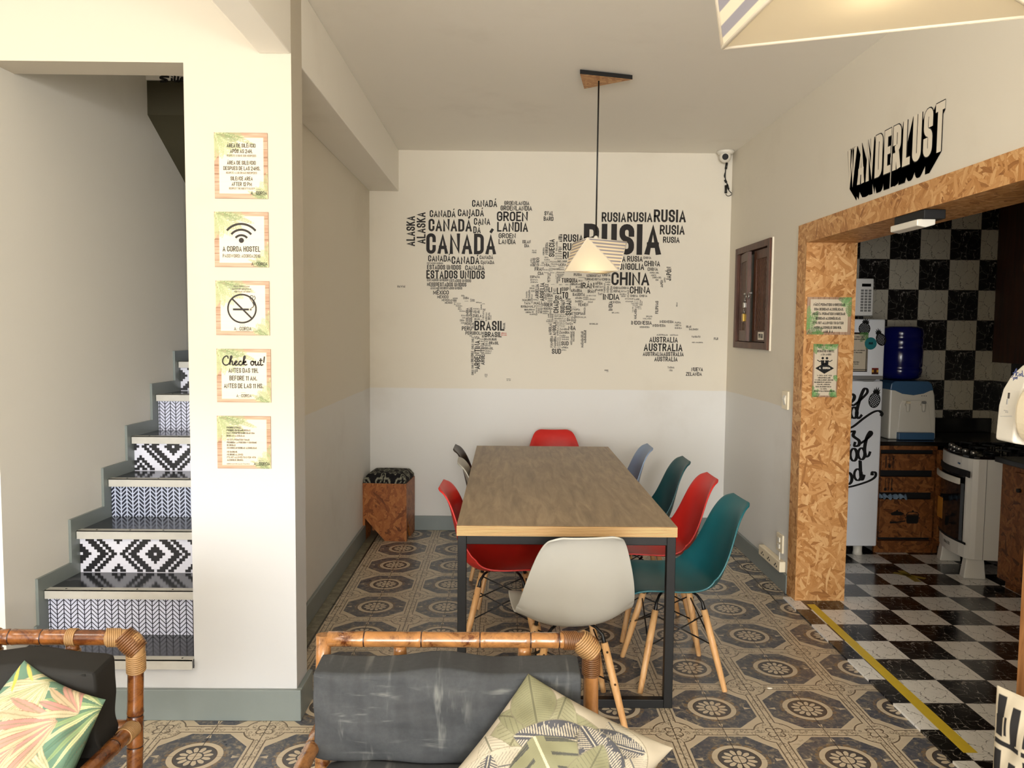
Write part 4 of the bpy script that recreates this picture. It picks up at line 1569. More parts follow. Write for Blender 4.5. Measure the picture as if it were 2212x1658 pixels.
def notice_art(asp, inner=(.09, .07, .92, .93), leaves=True, small=False, vertical=False, tone=1.0, leaf_rgb=((150, 160, 112), (122, 138, 92), (174, 180, 132))):
    """wood plank border, pale panel and palm leaves in two corners; u across, v up"""
    def f(u, v):
        n = len(u)
        c = np.zeros((n, 3))
        p, q = (u, v) if vertical else (v, u)
        k = np.floor(p * 8)
        g = vnoise(q * 5 + k * 7.3, p * 60, 3)
        base = np.array(lin(198, 167, 140)[:3])
        dark = np.array(lin(164, 126, 98)[:3])
        mix = np.clip(g * .7 + .35 * np.modf(np.abs(np.sin(k * 12.9)) * 437)[0], 0, 1)[:, None]
        c[:] = base * (1 - mix) + dark * mix
        gap = np.abs(p * 8 - np.round(p * 8)) < .06
        put(c, gap, (120, 78, 50), .6)
        ins = (u > inner[0]) & (u < inner[2]) & (v > inner[1]) & (v < inner[3])
        put(c, ins, (238, 224, 196), .82)
        if leaves:
            sets = [(0.02, 1.0, -8, .55, .12), (.0, .98, -30, .6, .12), (.0, .98, -52, .55, .11), (.02, 1.0, -75, .5, .10), (.1, 1.02, -20, .7, .05), (.0, .9, -90, .4, .09),
                    (1.0, .0, 170, .30, .09), (1.0, .0, 140, .34, .09), (1.0, .0, 112, .36, .09), (1.02, .1, 95, .36, .08), (.98, -.02, 155, .4, .04)]
            for i, (cx, cy, an, ln, wd) in enumerate(sets):
                m, s, t = leaf_mask(u, v * asp, cx, cy * asp, an, ln, wd)
                fr = np.modf(np.abs(s * 9 - np.abs(t) * 2.2))[0]
                m2 = m & (fr > .16)
                put(c, m2, leaf_rgb[i % 3], .66 if not vertical else .8)
                put(c, m & (np.abs(t) < .06), (206, 210, 160), .7)
        return c * tone
    return f


def notice(name, label, o, ux, uz, w, h, art, nx=64, thick=.004, cat='sign', group=None):
    """flat printed board; o = lower left corner on the wall, ux/uz directions, faces ux x uz"""
    o, ux, uz = Vector(o), Vector(ux), Vector(uz)
    nrm = ux.cross(uz)
    mb = MB()
    ny = max(2, int(nx * h / w))
    mb.grid(lambda u, v: o + ux * (u * w) + uz * (v * h) + nrm * thick, nx, ny, 0, False, art)
    a, b, c, d = o, o + ux * w, o + ux * w + uz * h, o + uz * h
    t = nrm * thick
    for p, q in ((a, b), (b, c), (c, d), (d, a)):
        mb.quad(p, q, q + t, p + t, 1)
    mb.quad(a, b, c, d, 1)
    ob = mb.build(name, [M['print'], M['post_wood']], None, loc=o + ux * (w / 2) + uz * (h / 2), recalc=False)
    tag(ob, label, cat, group)
    fl = lambda a, b: o + ux * a + uz * b + nrm * (thick + .0006)
    return ob, fl, w, h


def text_lines(mb, lines, fl, w, h, mi=0, weight=.15):
    """lines: (text, x0, x1, y0, y1) as fractions of the board, y from the bottom"""
    for t, x0, x1, y0, y1 in lines:
        lettering(mb, t, x0 * w, y0 * h, (x1 - x0) * w, (y1 - y0) * h, fl, weight, .07, mi)


def coroa(mb, fl, w, h, x0, x1, y0, hh, mi=0):
    wd = x1 - x0
    text_lines(mb, [('A', x0, x0 + wd * .13, y0, y0 + hh), ('COROA', x0 + wd * .32, x1, y0, y0 + hh)], fl, w, h, mi, .15)
    for k, (a, b, yy) in enumerate(((.15, .3, .35), (.1, .9, -.25), (.3, .62, 1.35))):
        lettering(mb, '-', (x0 + wd * a) * w, (y0 + hh * yy) * h, wd * (b - a) * w, hh * .14 * h, fl, .5, 0, mi)


FW = 3.0995
GRP = 'printed house notices stacked on the pillar'


def pillar_notice(k, label, rect, nx=72):
    p0, p1 = px(rect[0], rect[3], 'y', 3.095), px(rect[2], rect[1], 'y', 3.095)
    return notice('notice_board', label, (p0.x, FW, p0.z), (1, 0, 0), (0, 0, 1), p1.x - p0.x, p1.z - p0.z, notice_art((p1.z - p0.z) / (p1.x - p0.x)), nx, group=GRP)


ob, fl, w, h = pillar_notice(0, 'tall quiet hours notice with palm leaf corners, topmost on the pillar', (464, 287, 577, 428))
mb = MB()
text_lines(mb, [('ÁREA DE SILÊNCIO', .24, .78, .775, .835), ('APÓS AS 24H.', .30, .72, .69, .75), ('ÁREA DE SILENCIO', .24, .78, .515, .575), ('DESPUES DE LAS 24HS.', .17, .86, .43, .49),
                ('SILENCE AREA', .30, .72, .275, .335), ('AFTER 12 PM', .32, .70, .19, .25)], fl, w, h)
text_lines(mb, [('RESPEITE O SONO DOS HÓSPEDES', .24, .79, .635, .668), ('RESPETE A LOS DEMÁS HUESPEDES', .22, .80, .375, .408), ("RESPECT THE GUEST'S SLEEP", .27, .75, .137, .17)], fl, w, h, 1)
coroa(mb, fl, w, h, .68, .985, .06, .055)
mb.build('lettering', [M['ink_sign'], M['ink_soft']], ob, recalc=False)

ob, fl, w, h = pillar_notice(1, 'wifi password notice with a large wireless symbol, second from the top on the pillar', (464, 458, 579, 576))
mb = MB()
c = (.5 * w, .475 * h)
disc(mb, (.5 * w, .485 * h), .048 * w, fl)
for r in (.125, .215, .31):
    stroke(mb, arc_pts((.5 * w, .44 * h), r * w * 1.12, 40, 140, 20), .02 * w, fl)
text_lines(mb, [('A COROA HOSTEL', .15, .85, .28, .38)], fl, w, h)
text_lines(mb, [('PASSWORD: ACOROA2016', .15, .85, .17, .235)], fl, w, h, 1)
coroa(mb, fl, w, h, .68, .98, .03, .06)
mb.build('lettering', [M['ink_sign'], M['ink_soft']], ob, recalc=False)

ob, fl, w, h = pillar_notice(2, 'no smoking notice with a crossed out cigarette in a circle, middle one on the pillar', (467, 607, 581, 723))
mb = MB()
c = (.49 * w, .49 * h)
R0 = .262 * w
stroke(mb, arc_pts(c, R0, 0, 360, 48), .0155 * w, fl)
stroke(mb, [(c[0] - R0 * .7, c[1] + R0 * .7), (c[0] + R0 * .7, c[1] - R0 * .7)], .016 * w, fl)
stroke(mb, [(.32 * w, .475 * h), (.62 * w, .475 * h)], .018 * w, fl)
stroke(mb, [(.635 * w, .475 * h), (.67 * w, .475 * h)], .018 * w, fl, 1)
for pts in ([(.66, .50), (.71, .54), (.68, .62), (.64, .68), (.66, .73), (.70, .72), (.69, .68)], [(.69, .51), (.72, .56), (.70, .62), (.74, .68), (.72, .73)]):
    stroke(mb, smooth_path([Vector((a * w, b * h, 0)) for a, b in pts], 5), .006 * w, fl)
text_lines(mb, [('POR FAVOR, NÃO FUME', .34, .64, .885, .915), ("DON'T SMOKE HERE, PLEASE", .31, .67, .835, .865), ('POR FAVOR NO FUMAR', .35, .65, .785, .815)], fl, w, h, 1)
coroa(mb, fl, w, h, .335, .66, .085, .07)
mb.build('lettering', [M['ink_sign'], M['ink_soft']], ob, recalc=False)

ob, fl, w, h = pillar_notice(3, 'check out notice with handwritten style heading, fourth from the top on the pillar', (469, 754, 584, 868))
mb = MB()
SCR = {  # joined handwriting, x along the line and y up, units of the heading height
    'C': ([[(.62, .72), (.58, .95), (.40, 1.0), (.15, .75), (.08, .35), (.25, .05), (.5, .03), (.72, .2)]], .68),
    'h': ([[(0, .15), (.25, .7), (.30, .98), (.18, .95), (.12, .5), (.10, .02)], [(.11, .25), (.28, .46), (.36, .36), (.34, .1), (.44, .03), (.56, .16)]], .50),
    'e': ([[(0, .14), (.2, .26), (.3, .38), (.2, .46), (.08, .28), (.12, .06), (.28, .04), (.46, .18)]], .42),
    'c': ([[(.3, .38), (.2, .46), (.06, .26), (.1, .06), (.26, .03), (.42, .16)]], .38),
    'k': ([[(0, .15), (.25, .7), (.30, .98), (.18, .95), (.12, .5), (.10, .02)], [(.11, .22), (.32, .46), (.34, .34), (.14, .26), (.3, .04), (.5, .12)]], .52),
    'o': ([[(.26, .44), (.1, .42), (.04, .2), (.16, .02), (.3, .12), (.32, .34), (.24, .44), (.42, .36)]], .42),
    'u': ([[(0, .3), (.08, .44), (.06, .12), (.16, .02), (.32, .2), (.36, .44)], [(.35, .4), (.34, .08), (.46, .05), (.52, .14)]], .5),
    't': ([[(.1, .8), (.08, .15), (.18, .02), (.32, .14)], [(-.06, .54), (.28, .56)]], .32),
    '!': ([[(.14, 1.0), (.06, .3)], [(.03, .04), (.04, .09)]], .2),
    ' ': ([], .28),
}


def script(mb, text, x0, y0, w, h, fl, wt, mi=0):
    tot = sum(SCR[ch][1] for ch in text)
    k = w / tot
    x = x0
    for ch in text:
        for s in SCR[ch][0]:
            stroke(mb, smooth_path([Vector((x + a * k, y0 + b * h, 0)) for a, b in s], 6), wt, fl, mi)
        x += SCR[ch][1] * k


script(mb, 'Check out!', .10 * w, .695 * h, .80 * w, .17 * h, fl, .0125 * w)
text_lines(mb, [('ANTES DAS 11H.', .22, .77, .555, .645), ('BEFORE 11 AM.', .235, .745, .41, .50), ('ANTES DE LAS 11 HS.', .13, .86, .265, .355)], fl, w, h)
coroa(mb, fl, w, h, .36, .64, .095, .06)
mb.build('lettering', [M['ink_sign'], M['ink_soft']], ob, recalc=False)

ob, fl, w, h = pillar_notice(4, 'house rules notice in small dense print, lowest on the pillar', (470, 899, 584, 1011))
mb = MB()
rows = ['PROIBIDO FUMAR.', 'PROIBIDO CONSUMIR DROGAS.', 'NÃO É PERMITIDO INGRESSAR COM', 'BEBIDAS ALCOÓLICAS.', None, 'NO ESTÁ PERMITIDO FUMAR.', 'PROHIBIDA LA POSESION Y CONSUMO', 'DE DROGAS', 'NO INGRESAR BEBIDAS ALCOHOLICAS', None,
        'NO SMOKING.', 'NO DRUGS ALLOWED.', "IT'S NOT ALLOWED TO ENTER WITH", 'ALCOHOLIC DRINKS.']
y = .80
for r in rows:
    if r is None:
        y -= .024
        continue
    text_lines(mb, [(r, .18, .18 + .018 * len(r), y - .036, y)], fl, w, h)
    y -= .052
text_lines(mb, [('OBRIGADO! GRACIAS! THANKS!', .17, .60, .075, .10)], fl, w, h, 1)
coroa(mb, fl, w, h, .68, .98, .065, .06)
mb.build('lettering', [M['ink_sign'], M['ink_soft']], ob, recalc=False)

# ---- the two notices on the doorway post
JY = 4.5148
G2 = ((86, 140, 70), (54, 108, 52), (116, 164, 96))


def wide_art(u, v):
    c = notice_art(.8, (.07, .07, .92, .95), False, vertical=True, tone=.8)(u, v)
    for i, (cx, cy, an, ln, wd) in enumerate([(1.0, .9, -100, .35, .1), (1.0, 1.0, 190, .3, .1), (1.0, 1.0, 220, .3, .1), (0, .1, 60, .5, .1), (0, .0, 20, .4, .1), (0, .05, 85, .6, .08), (.1, -.02, 10, .3, .08)]):
        m, s, t = leaf_mask(u, v * .82, cx, cy * .82, an, ln, wd)
        put(c, m & (np.modf(np.abs(s * 8 - np.abs(t) * 2))[0] > .2), G2[i % 3], .75)
    return c


p0, p1 = px(1741, 722, 'y', JY), px(1840, 642, 'y', JY)
ob, fl, w, h = notice('notice_board', 'wide no alcoholic drinks notice on the strand board doorway post', (p0.x, JY, p0.z), (1, 0, 0), (0, 0, 1), p1.x - p0.x, p1.z - p0.z, wide_art, 72, .003, group='notices on the doorway post')
mb = MB()
for i, (t, a, b) in enumerate((('NÃO É PERMITIDO INGRESSAR', .14, .85), ('COM BEBIDAS ALCOÓLICAS.', .16, .82), ('NO ESTÁ PERMITIDO INGRESAR', .12, .86), ('BEBIDAS ALCOHÓLICAS.', .20, .77), ("IT'S NOT ALLOWED TO ENTER", .14, .83), ('WITH ALCOHOLIC DRINKS.', .17, .79))):
    text_lines(mb, [(t, a, b, .765 - i * .122, .835 - i * .122)], fl, w, h, 0, .175)
for k, (a, hh) in enumerate(((.40, .06), (.44, .08), (.47, .09), (.53, .09), (.58, .07))):
    stroke(mb, [(a * w, .05 * h), (a * w, (.05 + hh * .6) * h)], .010 * w, fl)
    stroke(mb, [(a * w, .05 * h), (a * w, (.05 + hh) * h)], .004 * w, fl)
mb.build('lettering', M['ink_black'], ob, recalc=False)


def tall_art(u, v):
    c = notice_art(1.9, (.06, .03, .95, .95), False, vertical=True, tone=.78)(u, v)
    for i, (cx, cy, an, ln, wd) in enumerate([(0, 1, -5, .4, .1), (.1, 1.02, -35, .4, .1), (.5, 1.03, -60, .35, .1), (.6, 1.02, -130, .35, .1), (1, 1, 185, .4, .1), (1, 1, 215, .4, .1), (0, 1, -70, .4, .1),
                                              (0, 0, 20, .35, .09), (0, 0, 50, .4, .09), (0, .02, 85, .4, .09), (1, 0, 160, .35, .09), (1, 0, 130, .4, .09), (.8, 0, 100, .3, .08), (1, .35, 150, .2, .09), (1, .3, 120, .25, .09)]):
        m, s, t = leaf_mask(u, v * 1.95, cx, cy * 1.95, an, ln, wd)
        put(c, m & (np.modf(np.abs(s * 8 - np.abs(t) * 2))[0] > .2), G2[i % 3], .8)
    return c


p0, p1 = px(1753, 857, 'y', JY), px(1811, 743, 'y', JY)
ob, fl, w, h = notice('notice_board', 'narrow leafy notice with a black diamond badge below the alcohol notice', (p0.x, JY, p0.z), (1, 0, 0), (0, 0, 1), p1.x - p0.x, p1.z - p0.z, tall_art, 56, .003, group='notices on the doorway post')
mb = MB()
text_lines(mb, [('RECOMENDE O HOSTEL', .16, .84, .845, .89), ('A UM AMIGO', .30, .72, .785, .825)], fl, w, h, 1)
mb.poly([fl(a * w, b * h) for a, b in ((.10, .545), (.47, .44), (.85, .545), (.47, .65))])
for sx in (-1, 1):
    cx = .47 + sx * .085
    disc(mb, (cx * w, .735 * h), .05 * w, fl)
    mb.poly([fl(a * w, b * h) for a, b in ((cx - .06, .615), (cx + .06, .615), (cx + .07, .695), (cx - .07, .695))])
    stroke(mb, [((cx + sx * .02) * w, .69 * h), ((cx + sx * .12) * w, .672 * h), ((cx + sx * .22) * w, .70 * h)], .016 * w, fl)
fl2 = lambda a, b: fl(a, b) + Vector((0, -.0006, 0))
text_lines(mb, [('A', .25, .32, .53, .57), ('COROA', .40, .70, .53, .57)], fl2, w, h, 2, .2)
rows = [('1- DIGA QUE VEIO', .18, .78), ('INDICADO POR UM AMIGO', .22, .72), ('2- NA HORA DA RESERVA DEIXE SEU', .10, .84), ('COM DESCONTO NO VALOR TOTAL', .08, .76), ('E GANHE A SEGUNDA', .20, .72), ('DIARIA COM DESCONTO DE 10', .14, .76), ('NA HORA', .32, .60), ('DESCONTO PARA O PROXIMO HOSPEDE', .08, .90)]
for i, (t, a, b) in enumerate(rows):
    text_lines(mb, [(t, a, b, .395 - i * .042, .42 - i * .042)], fl, w, h, 1 if i not in (3, 7) else 0, .2)
mb.build('lettering', [M['ink_black'], M['ink_sign'], M['white_vinyl']], ob, recalc=False)

# ------------------------------------------------------------------ shuttered hatch
sw = thing('shutter_window', 'small dark wooden shuttered hatch with padlocks on the wall beside the doorway', 'shutters', (1.69, 5.5, 1.435))
mb = MB()
y0, y1, z0, z1 = 5.12, 5.88, 1.437, 2.150
FX = 1.664
for a, b in (((FX, y0, z0), (1.76, y0 + .045, z1)), ((FX, y1 - .045, z0), (1.76, y1, z1)), ((FX, y0 + .045, z0), (1.76, y1 - .045, z0 + .045)), ((FX, y0 + .045, z1 - .045), (1.76, y1 - .045, z1))):
    mb.box(a, b)
mb.build('frame', M['shutter_wood'], sw, bevel=.003)
mb = MB()
mb.box((1.679, y0 - .010, z0 - .006), (1.6895, y0 - .001, z1 + .004))
mb.build('edge_strip', M['white_vinyl'], sw)


def shutter(ya, yb, slope, ang, hinge, name):
    H = Matrix.Translation((1.70, hinge, 0)) @ Matrix.Rotation(ang, 4, 'Z') @ Matrix.Translation((-1.70, -hinge, 0))
    mb = MB()
    za, zb_ = z0 + .05, z1 - .05
    xa, xb = 1.685, 1.71
    st_ = .052
    for a, b in (((xa, ya, za), (xb, ya + st_, zb_)), ((xa, yb - st_, za), (xb, yb, zb_)), ((xa, ya + st_, za), (xb, yb - st_, za + .075)), ((xa, ya + st_, zb_ - .06), (xb, yb - st_, zb_))):
        mb.box(a, b, 0, H)
    mb.box((1.6965, ya + .03, za + .03), (1.7085, yb - .03, zb_ - .03), 1, H)  # black backing sheet stands in for the shade between the slats
    A, B, C, D = ya + st_, yb - st_, za + .075, zb_ - .06
    n = 26
    for k in range(-10, n):
        zc = C + k * (D - C) / 12
        p, q = Vector((0, A, zc)), Vector((0, B, zc + slope * (B - A) * 1.9))
        # clip to the panel
        d = q - p
        ts = [0.0, 1.0]
        for lim in (C, D):
            if abs(d.z) > 1e-6:
                t = (lim - p.z) / d.z
                if 0 < t < 1:
                    ts.append(t)
        ts.sort()
        for ta, tb2 in zip(ts[:-1], ts[1:]):
            mid = p + d * ((ta + tb2) / 2)
            if C < mid.z < D:
                u, v = p + d * ta, p + d * tb2
                mb.bar(H @ Vector((1.6928, u.y, u.z)), H @ Vector((1.6928, v.y, v.z)), .0105, .006, 0, (1, 0, 0))
    return mb.build(name, [M['shutter_wood'], M['black_rubber_or_shade']], sw, bevel=.0015)


ym = 5.5
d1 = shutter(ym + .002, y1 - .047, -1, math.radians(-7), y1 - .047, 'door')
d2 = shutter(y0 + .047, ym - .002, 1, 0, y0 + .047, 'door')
mb = MB()
mb.box((1.6835, 5.245, 1.50), (1.6845, 5.365, 1.552))
ls = mb.build('label_sticker', M['white_vinyl'], d2)
mb = MB()
lettering(mb, 'PRIVADO', 0, 0, .085, .03, lambda a, b: (1.683, 5.348 - a, 1.511 + b), .16, .07)
mb.build('lettering', M['ink_black'], ls, recalc=False)
for (yy, zz, nm) in ((5.555, 1.765, 'hasp'),):
    mb = MB()
    mb.box((1.652, yy - .10, zz + .045), (1.664, yy + .05, zz + .055))
    mb.tube([Vector((1.648, yy - .005 + .014 * math.cos(a), zz + .03 + .02 * math.sin(a))) for a in [k * PI / 6 for k in range(13)]], .003, 6)
    mb.tube([Vector((1.648, yy - .075 + .010 * math.cos(a), zz + .03 + .016 * math.sin(a))) for a in [k * PI / 6 for k in range(13)]], .004, 6)
    mb.build(nm, M['steel'], sw)
for k, (yy, zz, ww, hh, mat, lab) in enumerate(((5.55, 1.735, .034, .038, 'steel', 'grey padlock hooked to the shutter hasp, above the brass one'), (5.565, 1.65, .040, .055, 'brass', 'brass padlock hanging below the grey padlock on the shutter'))):
    pl = thing('padlock', lab, 'padlock', (1.645, yy, zz), 'padlocks on the shutter')
    mb = MB()
    mb.box((1.636, yy - ww / 2, zz - hh / 2), (1.652, yy + ww / 2, zz + hh / 2))
    mb.build('body', M[mat], pl, bevel=.004)
    mb = MB()
    top = zz + hh / 2
    mb.tube([Vector((1.644, yy + ww * .3 * math.cos(a), top + .018 * math.sin(a) + (.01 if 0 < a < PI else 0))) for a in [q * PI / 8 for q in range(9)]], .003, 6)
    mb.build('shackle', M['steel'], pl)
mb = MB()
mb.tube([Vector((1.644, 5.57 + .017 * math.cos(a), 1.59 + .028 * math.sin(a))) for a in [q * PI / 6 for q in range(12)]], .002, 6, closed=True)
kr = mb.build('key_ring', M['bolt'], None)
tag(kr, 'thin wire ring dangling under the brass padlock', 'ring')

# ------------------------------------------------------------------ switch, socket and extension block
def wall_plate(name, label, cat, ya, yb, za, zb_):
    o = thing(name, label, cat, (1.69, (ya + yb) / 2, za))
    mb = MB()
    mb.box((1.678, ya, za), (1.6895, yb, zb_))
    mb.build('plate', M['cream_plastic'], o, bevel=.003)
    return o


s1 = wall_plate('light_switch', 'cream light switch on the wall beside the strand board post', 'switch', 4.745, 4.845, 1.09, 1.20)
mb = MB()
mb.prism([(1.678, 1.115), (1.668, 1.15), (1.675, 1.172), (1.678, 1.175)], lambda a, b, d: (a, d, b), 4.775, 4.815)
mb.build('rocker', M['white_plastic'], s1)
s2 = wall_plate('wall_socket', 'double wall socket plate low beside the strand board post', 'socket', 4.755, 4.86, .215, .325)
mb = MB()
for zz in (.29, .25):
    mb.box((1.670, 4.79, zz - .014), (1.678, 4.825, zz + .014))
mb.build('socket_insert', M['white_plastic'], s2, bevel=.002)
ex = thing('extension_block', 'cream three way extension block resting on the skirting', 'extension socket', (1.66, 4.91, .105))
mb = MB()
mb.box((1.650, 4.71, .113), (1.6885, 5.11, .178))
mb.build('body', M['cream_plastic'], ex, bevel=.006)
for yy in (4.78, 4.91, 5.03):
    mb = MB()
    for dy, dz in ((0, .0), (.018, -.012), (-.018, -.012)):
        mb.tube([(1.6505, yy + dy, .148 + dz), (1.6485, yy + dy, .148 + dz)], .006, 8)
    mb.build('outlet', M['black_rubber_or_shade'], ex)
mb = MB()
mb.tube(smooth_path([(1.676, 4.79, .215), (1.668, 4.765, .19), (1.668, 4.76, .13), (1.66, 4.745, .112), (1.655, 4.72, .13)]), .004, 6)
mb.build('power_cord', M['white_plastic'], ex)
# ------------------------------------------------------------------ kitchen: fridge
FY = 5.43
fr = thing('fridge', 'white fridge freezer with black script lettering and pineapple stickers', 'fridge', (2.29, 5.7, .01))
mb = MB()
mb.box((2.02, FY + .045, .075), (2.57, 6.0, 1.642))
mb.build('cabinet', M['appliance_white'], fr, bevel=.008)
fd = []
for nm, za, zb_ in (('lower_door', .082, 1.226), ('freezer_door', 1.25, 1.645)):
    mb = MB()
    mb.box((2.02, FY, za), (2.57, FY + .043, zb_))
    fd.append(mb.build('door', M['appliance_white'], fr, bevel=.01, bsegs=3))
mb = MB()
mb.box((2.30, FY - .006, 1.236), (2.565, FY + .02, 1.262))
mb.prism([(2.36, 1.232), (2.44, 1.222), (2.50, 1.222), (2.52, 1.236)], lambda a, b, d: (a, d, b), FY - .008, FY + .01)
mb.build('handle', M['grey_plastic'], fd[1], bevel=.003)
for x in (2.06, 2.47):
    mb = MB()
    mb.lathe([(.035, .010), (.03, .03), (.03, .078)], Matrix.Translation((x, FY + .07, 0)), 14)
    mb.build('foot', M['white_plastic'], fr)
FS = lambda x, y: (lambda p: (p.x, p.z))(px(1820 + .2532 * x, 660 + .2533 * y, 'y', FY - .001))
ff = lambda a, b: (a, FY - .0012, b)


def brush(mb, pts, w, closed=False, mi=0, taper=True, f=ff, conv=FS):
    P = smooth_path([Vector((*conv(*p), 0)) for p in pts], 6, closed)
    if closed:
        P = P + [P[0], P[1]]
    n = len(P)
    ws = []
    for i in range(n):
        d = P[min(i + 1, n - 1)] - P[max(i - 1, 0)]
        a = abs(d.y) / max(d.length, 1e-6) if d.length else 1
        k = .5 + .6 * a * (1 if d.y < 0 else .62) if taper else 1
        ws.append(w * k)
    stroke(mb, P, ws, f, mi)


mb = MB()
for pts in ([(50, 790), (75, 755), (100, 768), (95, 800), (66, 832), (95, 848), (150, 805), (208, 745), (208, 712), (182, 714), (150, 790), (125, 880), (120, 938), (140, 958), (166, 928)],
            [(30, 1048), (90, 1030), (180, 960), (260, 908), (310, 897), (336, 920), (325, 940)],
            [(45, 1098), (32, 1180), (44, 1208), (62, 1180)], [(66, 1075), (100, 1072), (92, 1110), (140, 1150), (138, 1188), (102, 1196), (108, 1160)],
            [(140, 1182), (200, 1142), (248, 1095), (236, 1074), (205, 1130), (188, 1220), (198, 1282), (222, 1278), (236, 1242)],
            [(150, 1322), (154, 1420), (160, 1476), (174, 1478), (186, 1440)], [(136, 1330), (154, 1322)],
            [(12, 1552), (100, 1535), (220, 1496), (276, 1460), (282, 1425), (256, 1420), (252, 1446)]):
    brush(mb, pts, .0108)
for cx, cy, rx, ry in ((98, 912, 26, 46), (46, 930, 24, 44), (22, 1290, 28, 48), (95, 1270, 28, 52), (162, 1262, 28, 48), (130, 1440, 30, 48), (50, 1472, 30, 48)):
    brush(mb, [(cx + rx * math.cos(a), cy + ry * math.sin(a)) for a in [2 * PI * k / 10 for k in range(10)]], .0102, True)
mb.build('script_lettering', M['ink_black'], fd[0], recalc=False)


def pineapple(mb, cx, cy, rx, ry, tilt):
    f = lambda a, b: FS(cx + a * math.cos(tilt) - b * math.sin(tilt), cy + a * math.sin(tilt) + b * math.cos(tilt))
    cv = lambda a, b: f(a, b)
    ring = [(rx * math.cos(2 * PI * k / 24), ry * math.sin(2 * PI * k / 24)) for k in range(25)]
    stroke(mb, [Vector((*cv(*p), 0)) for p in ring], .0035, ff)
    for s in (-1, 1):
        for k in range(-4, 5):
            pts = []
            for t in range(-12, 13):
                a = t / 12 * rx * 1.2
                b = s * a * 1.1 + k * ry * .34
                if (a / rx) ** 2 + (b / ry) ** 2 < 1:
                    pts.append(Vector((*cv(a, b), 0)))
            if len(pts) > 1:
                stroke(mb, pts, .0028, ff)
    for k, (an, ln) in enumerate(((-60, .8), (-35, 1.0), (-12, 1.15), (10, 1.2), (32, 1.05), (58, .8), (-80, .5), (80, .5))):
        a = math.radians(an)
        b0 = (rx * .35 * math.sin(a), -ry * .92)
        tip = (rx * 1.0 * math.sin(a) * ln, -ry * .95 - ry * .85 * math.cos(a) * ln)
        nx = rx * .16
        mb.poly([ff(*cv(b0[0] - nx, b0[1])), ff(*cv((b0[0] + tip[0]) / 2 - nx, (b0[1] + tip[1]) / 2)), ff(*cv(*tip)), ff(*cv((b0[0] + tip[0]) / 2 + nx, (b0[1] + tip[1]) / 2)), ff(*cv(b0[0] + nx, b0[1]))])


for (cx, cy, rx, ry, tl, dr) in ((187, 196, 46, 48, .2, 1), (328, 287, 38, 52, -.35, 1), (272, 806, 46, 62, .25, 0)):
    mb = MB()
    pineapple(mb, cx, cy, rx, ry, tl)
    mb.build('pineapple_sticker', M['ink_black'], fd[dr], recalc=False)

# things stuck on the freezer door
a, b = FS(2, 562), FS(222, 228)


def poster_art(u, v):
    c = notice_art(1.2, (.0, .0, 1, 1), False, vertical=True, tone=.75)(u, v)
    put(c, (u > .93) & (u < .955), (40, 30, 24))
    put(c, (v < .07) & (v > .045), (40, 30, 24))
    put(c, (v > .95), (40, 30, 24))
    put(c, (v < .03) | (u > .98), (40, 30, 24))
    for i, (cx, cy, an, ln, wd) in enumerate([(1, 1, 190, .4, .07), (1, 1, 220, .45, .08), (1, 1, 250, .4, .07), (.95, .9, 265, .4, .06)]):
        m, s, t = leaf_mask(u, v * 1.2, cx, cy * 1.2, an, ln, wd)
        put(c, m & (np.modf(np.abs(s * 8 - np.abs(t) * 2))[0] > .3), G2[i % 3], .8)
    return c


ob, fl, w, h = notice('fridge_notice', 'framed wooden style notice on the freezer door, half hidden by the post', (a[0], FY - .0003, a[1]), (1, 0, 0), (0, 0, 1), b[0] - a[0], b[1] - a[1], poster_art, 60, .002)
mb = MB()
text_lines(mb, [('TO LEAVE ON A SHELF ITEM', .1, .8, .87, .90), ('FRIDGE FREEZER RULE ITEM', .1, .85, .81, .84), ('NAME.', .15, .42, .71, .74), ('NO FOOD IN THE TRAY AND FREEZER', .0, .88, .53, .555), ('LABEL OR NAME IT WHEN STORED.', .1, .78, .475, .50), ('DATE.', .15, .42, .29, .315), ('WE CLEAN THE FRIDGE ON FRIDAY', .1, .66, .235, .26), ('MORNING, THANKS', .2, .63, .185, .21), ('TEAM.', .2, .45, .13, .155)], fl, w, h, 0, .24)
mb.build('lettering', M['ink_black'], ob, recalc=False)
mb = MB()
c = FS(240, 322)
mb.tube([(c[0], FY, c[1]), (c[0], FY - .004, c[1])], [.042, .040], 24)
mg = mb.build('fridge_magnet', M['teal_vinyl'], None)
tag(mg, 'round teal magnet on the freezer door', 'magnet', 'magnets on the freezer door')
mb = MB()
for k in range(3):
    brush(mb, [(222 + k * 12, 330), (228 + k * 12, 312), (232 + k * 12, 330)], .002, False, 0, False, lambda a, b: (a, FY - .0046, b))
mb.build('lettering', M['ink_black'], mg, recalc=False)
a, b = FS(248, 584), FS(306, 531)
mb = MB()


def flag(u, v):
    c = np.tile(np.array(lin(120, 30, 24)[:3]), (len(u), 1))
    put(c, (v > .3) & (v < .68), (214, 160, 60))
    put(c, v <= .3, (60, 24, 18))
    put(c, (np.abs(u - .5) < .2) & (np.abs(v - .5) < .3), (70, 36, 24))
    return c


ob, fl, w, h = notice('fridge_magnet', 'small square dark red and yellow magnet low on the freezer door', (a[0], FY - .0003, a[1]), (1, 0, 0), (0, 0, 1), b[0] - a[0], b[1] - a[1], flag, 16, .003, 'magnet', 'magnets on the freezer door')

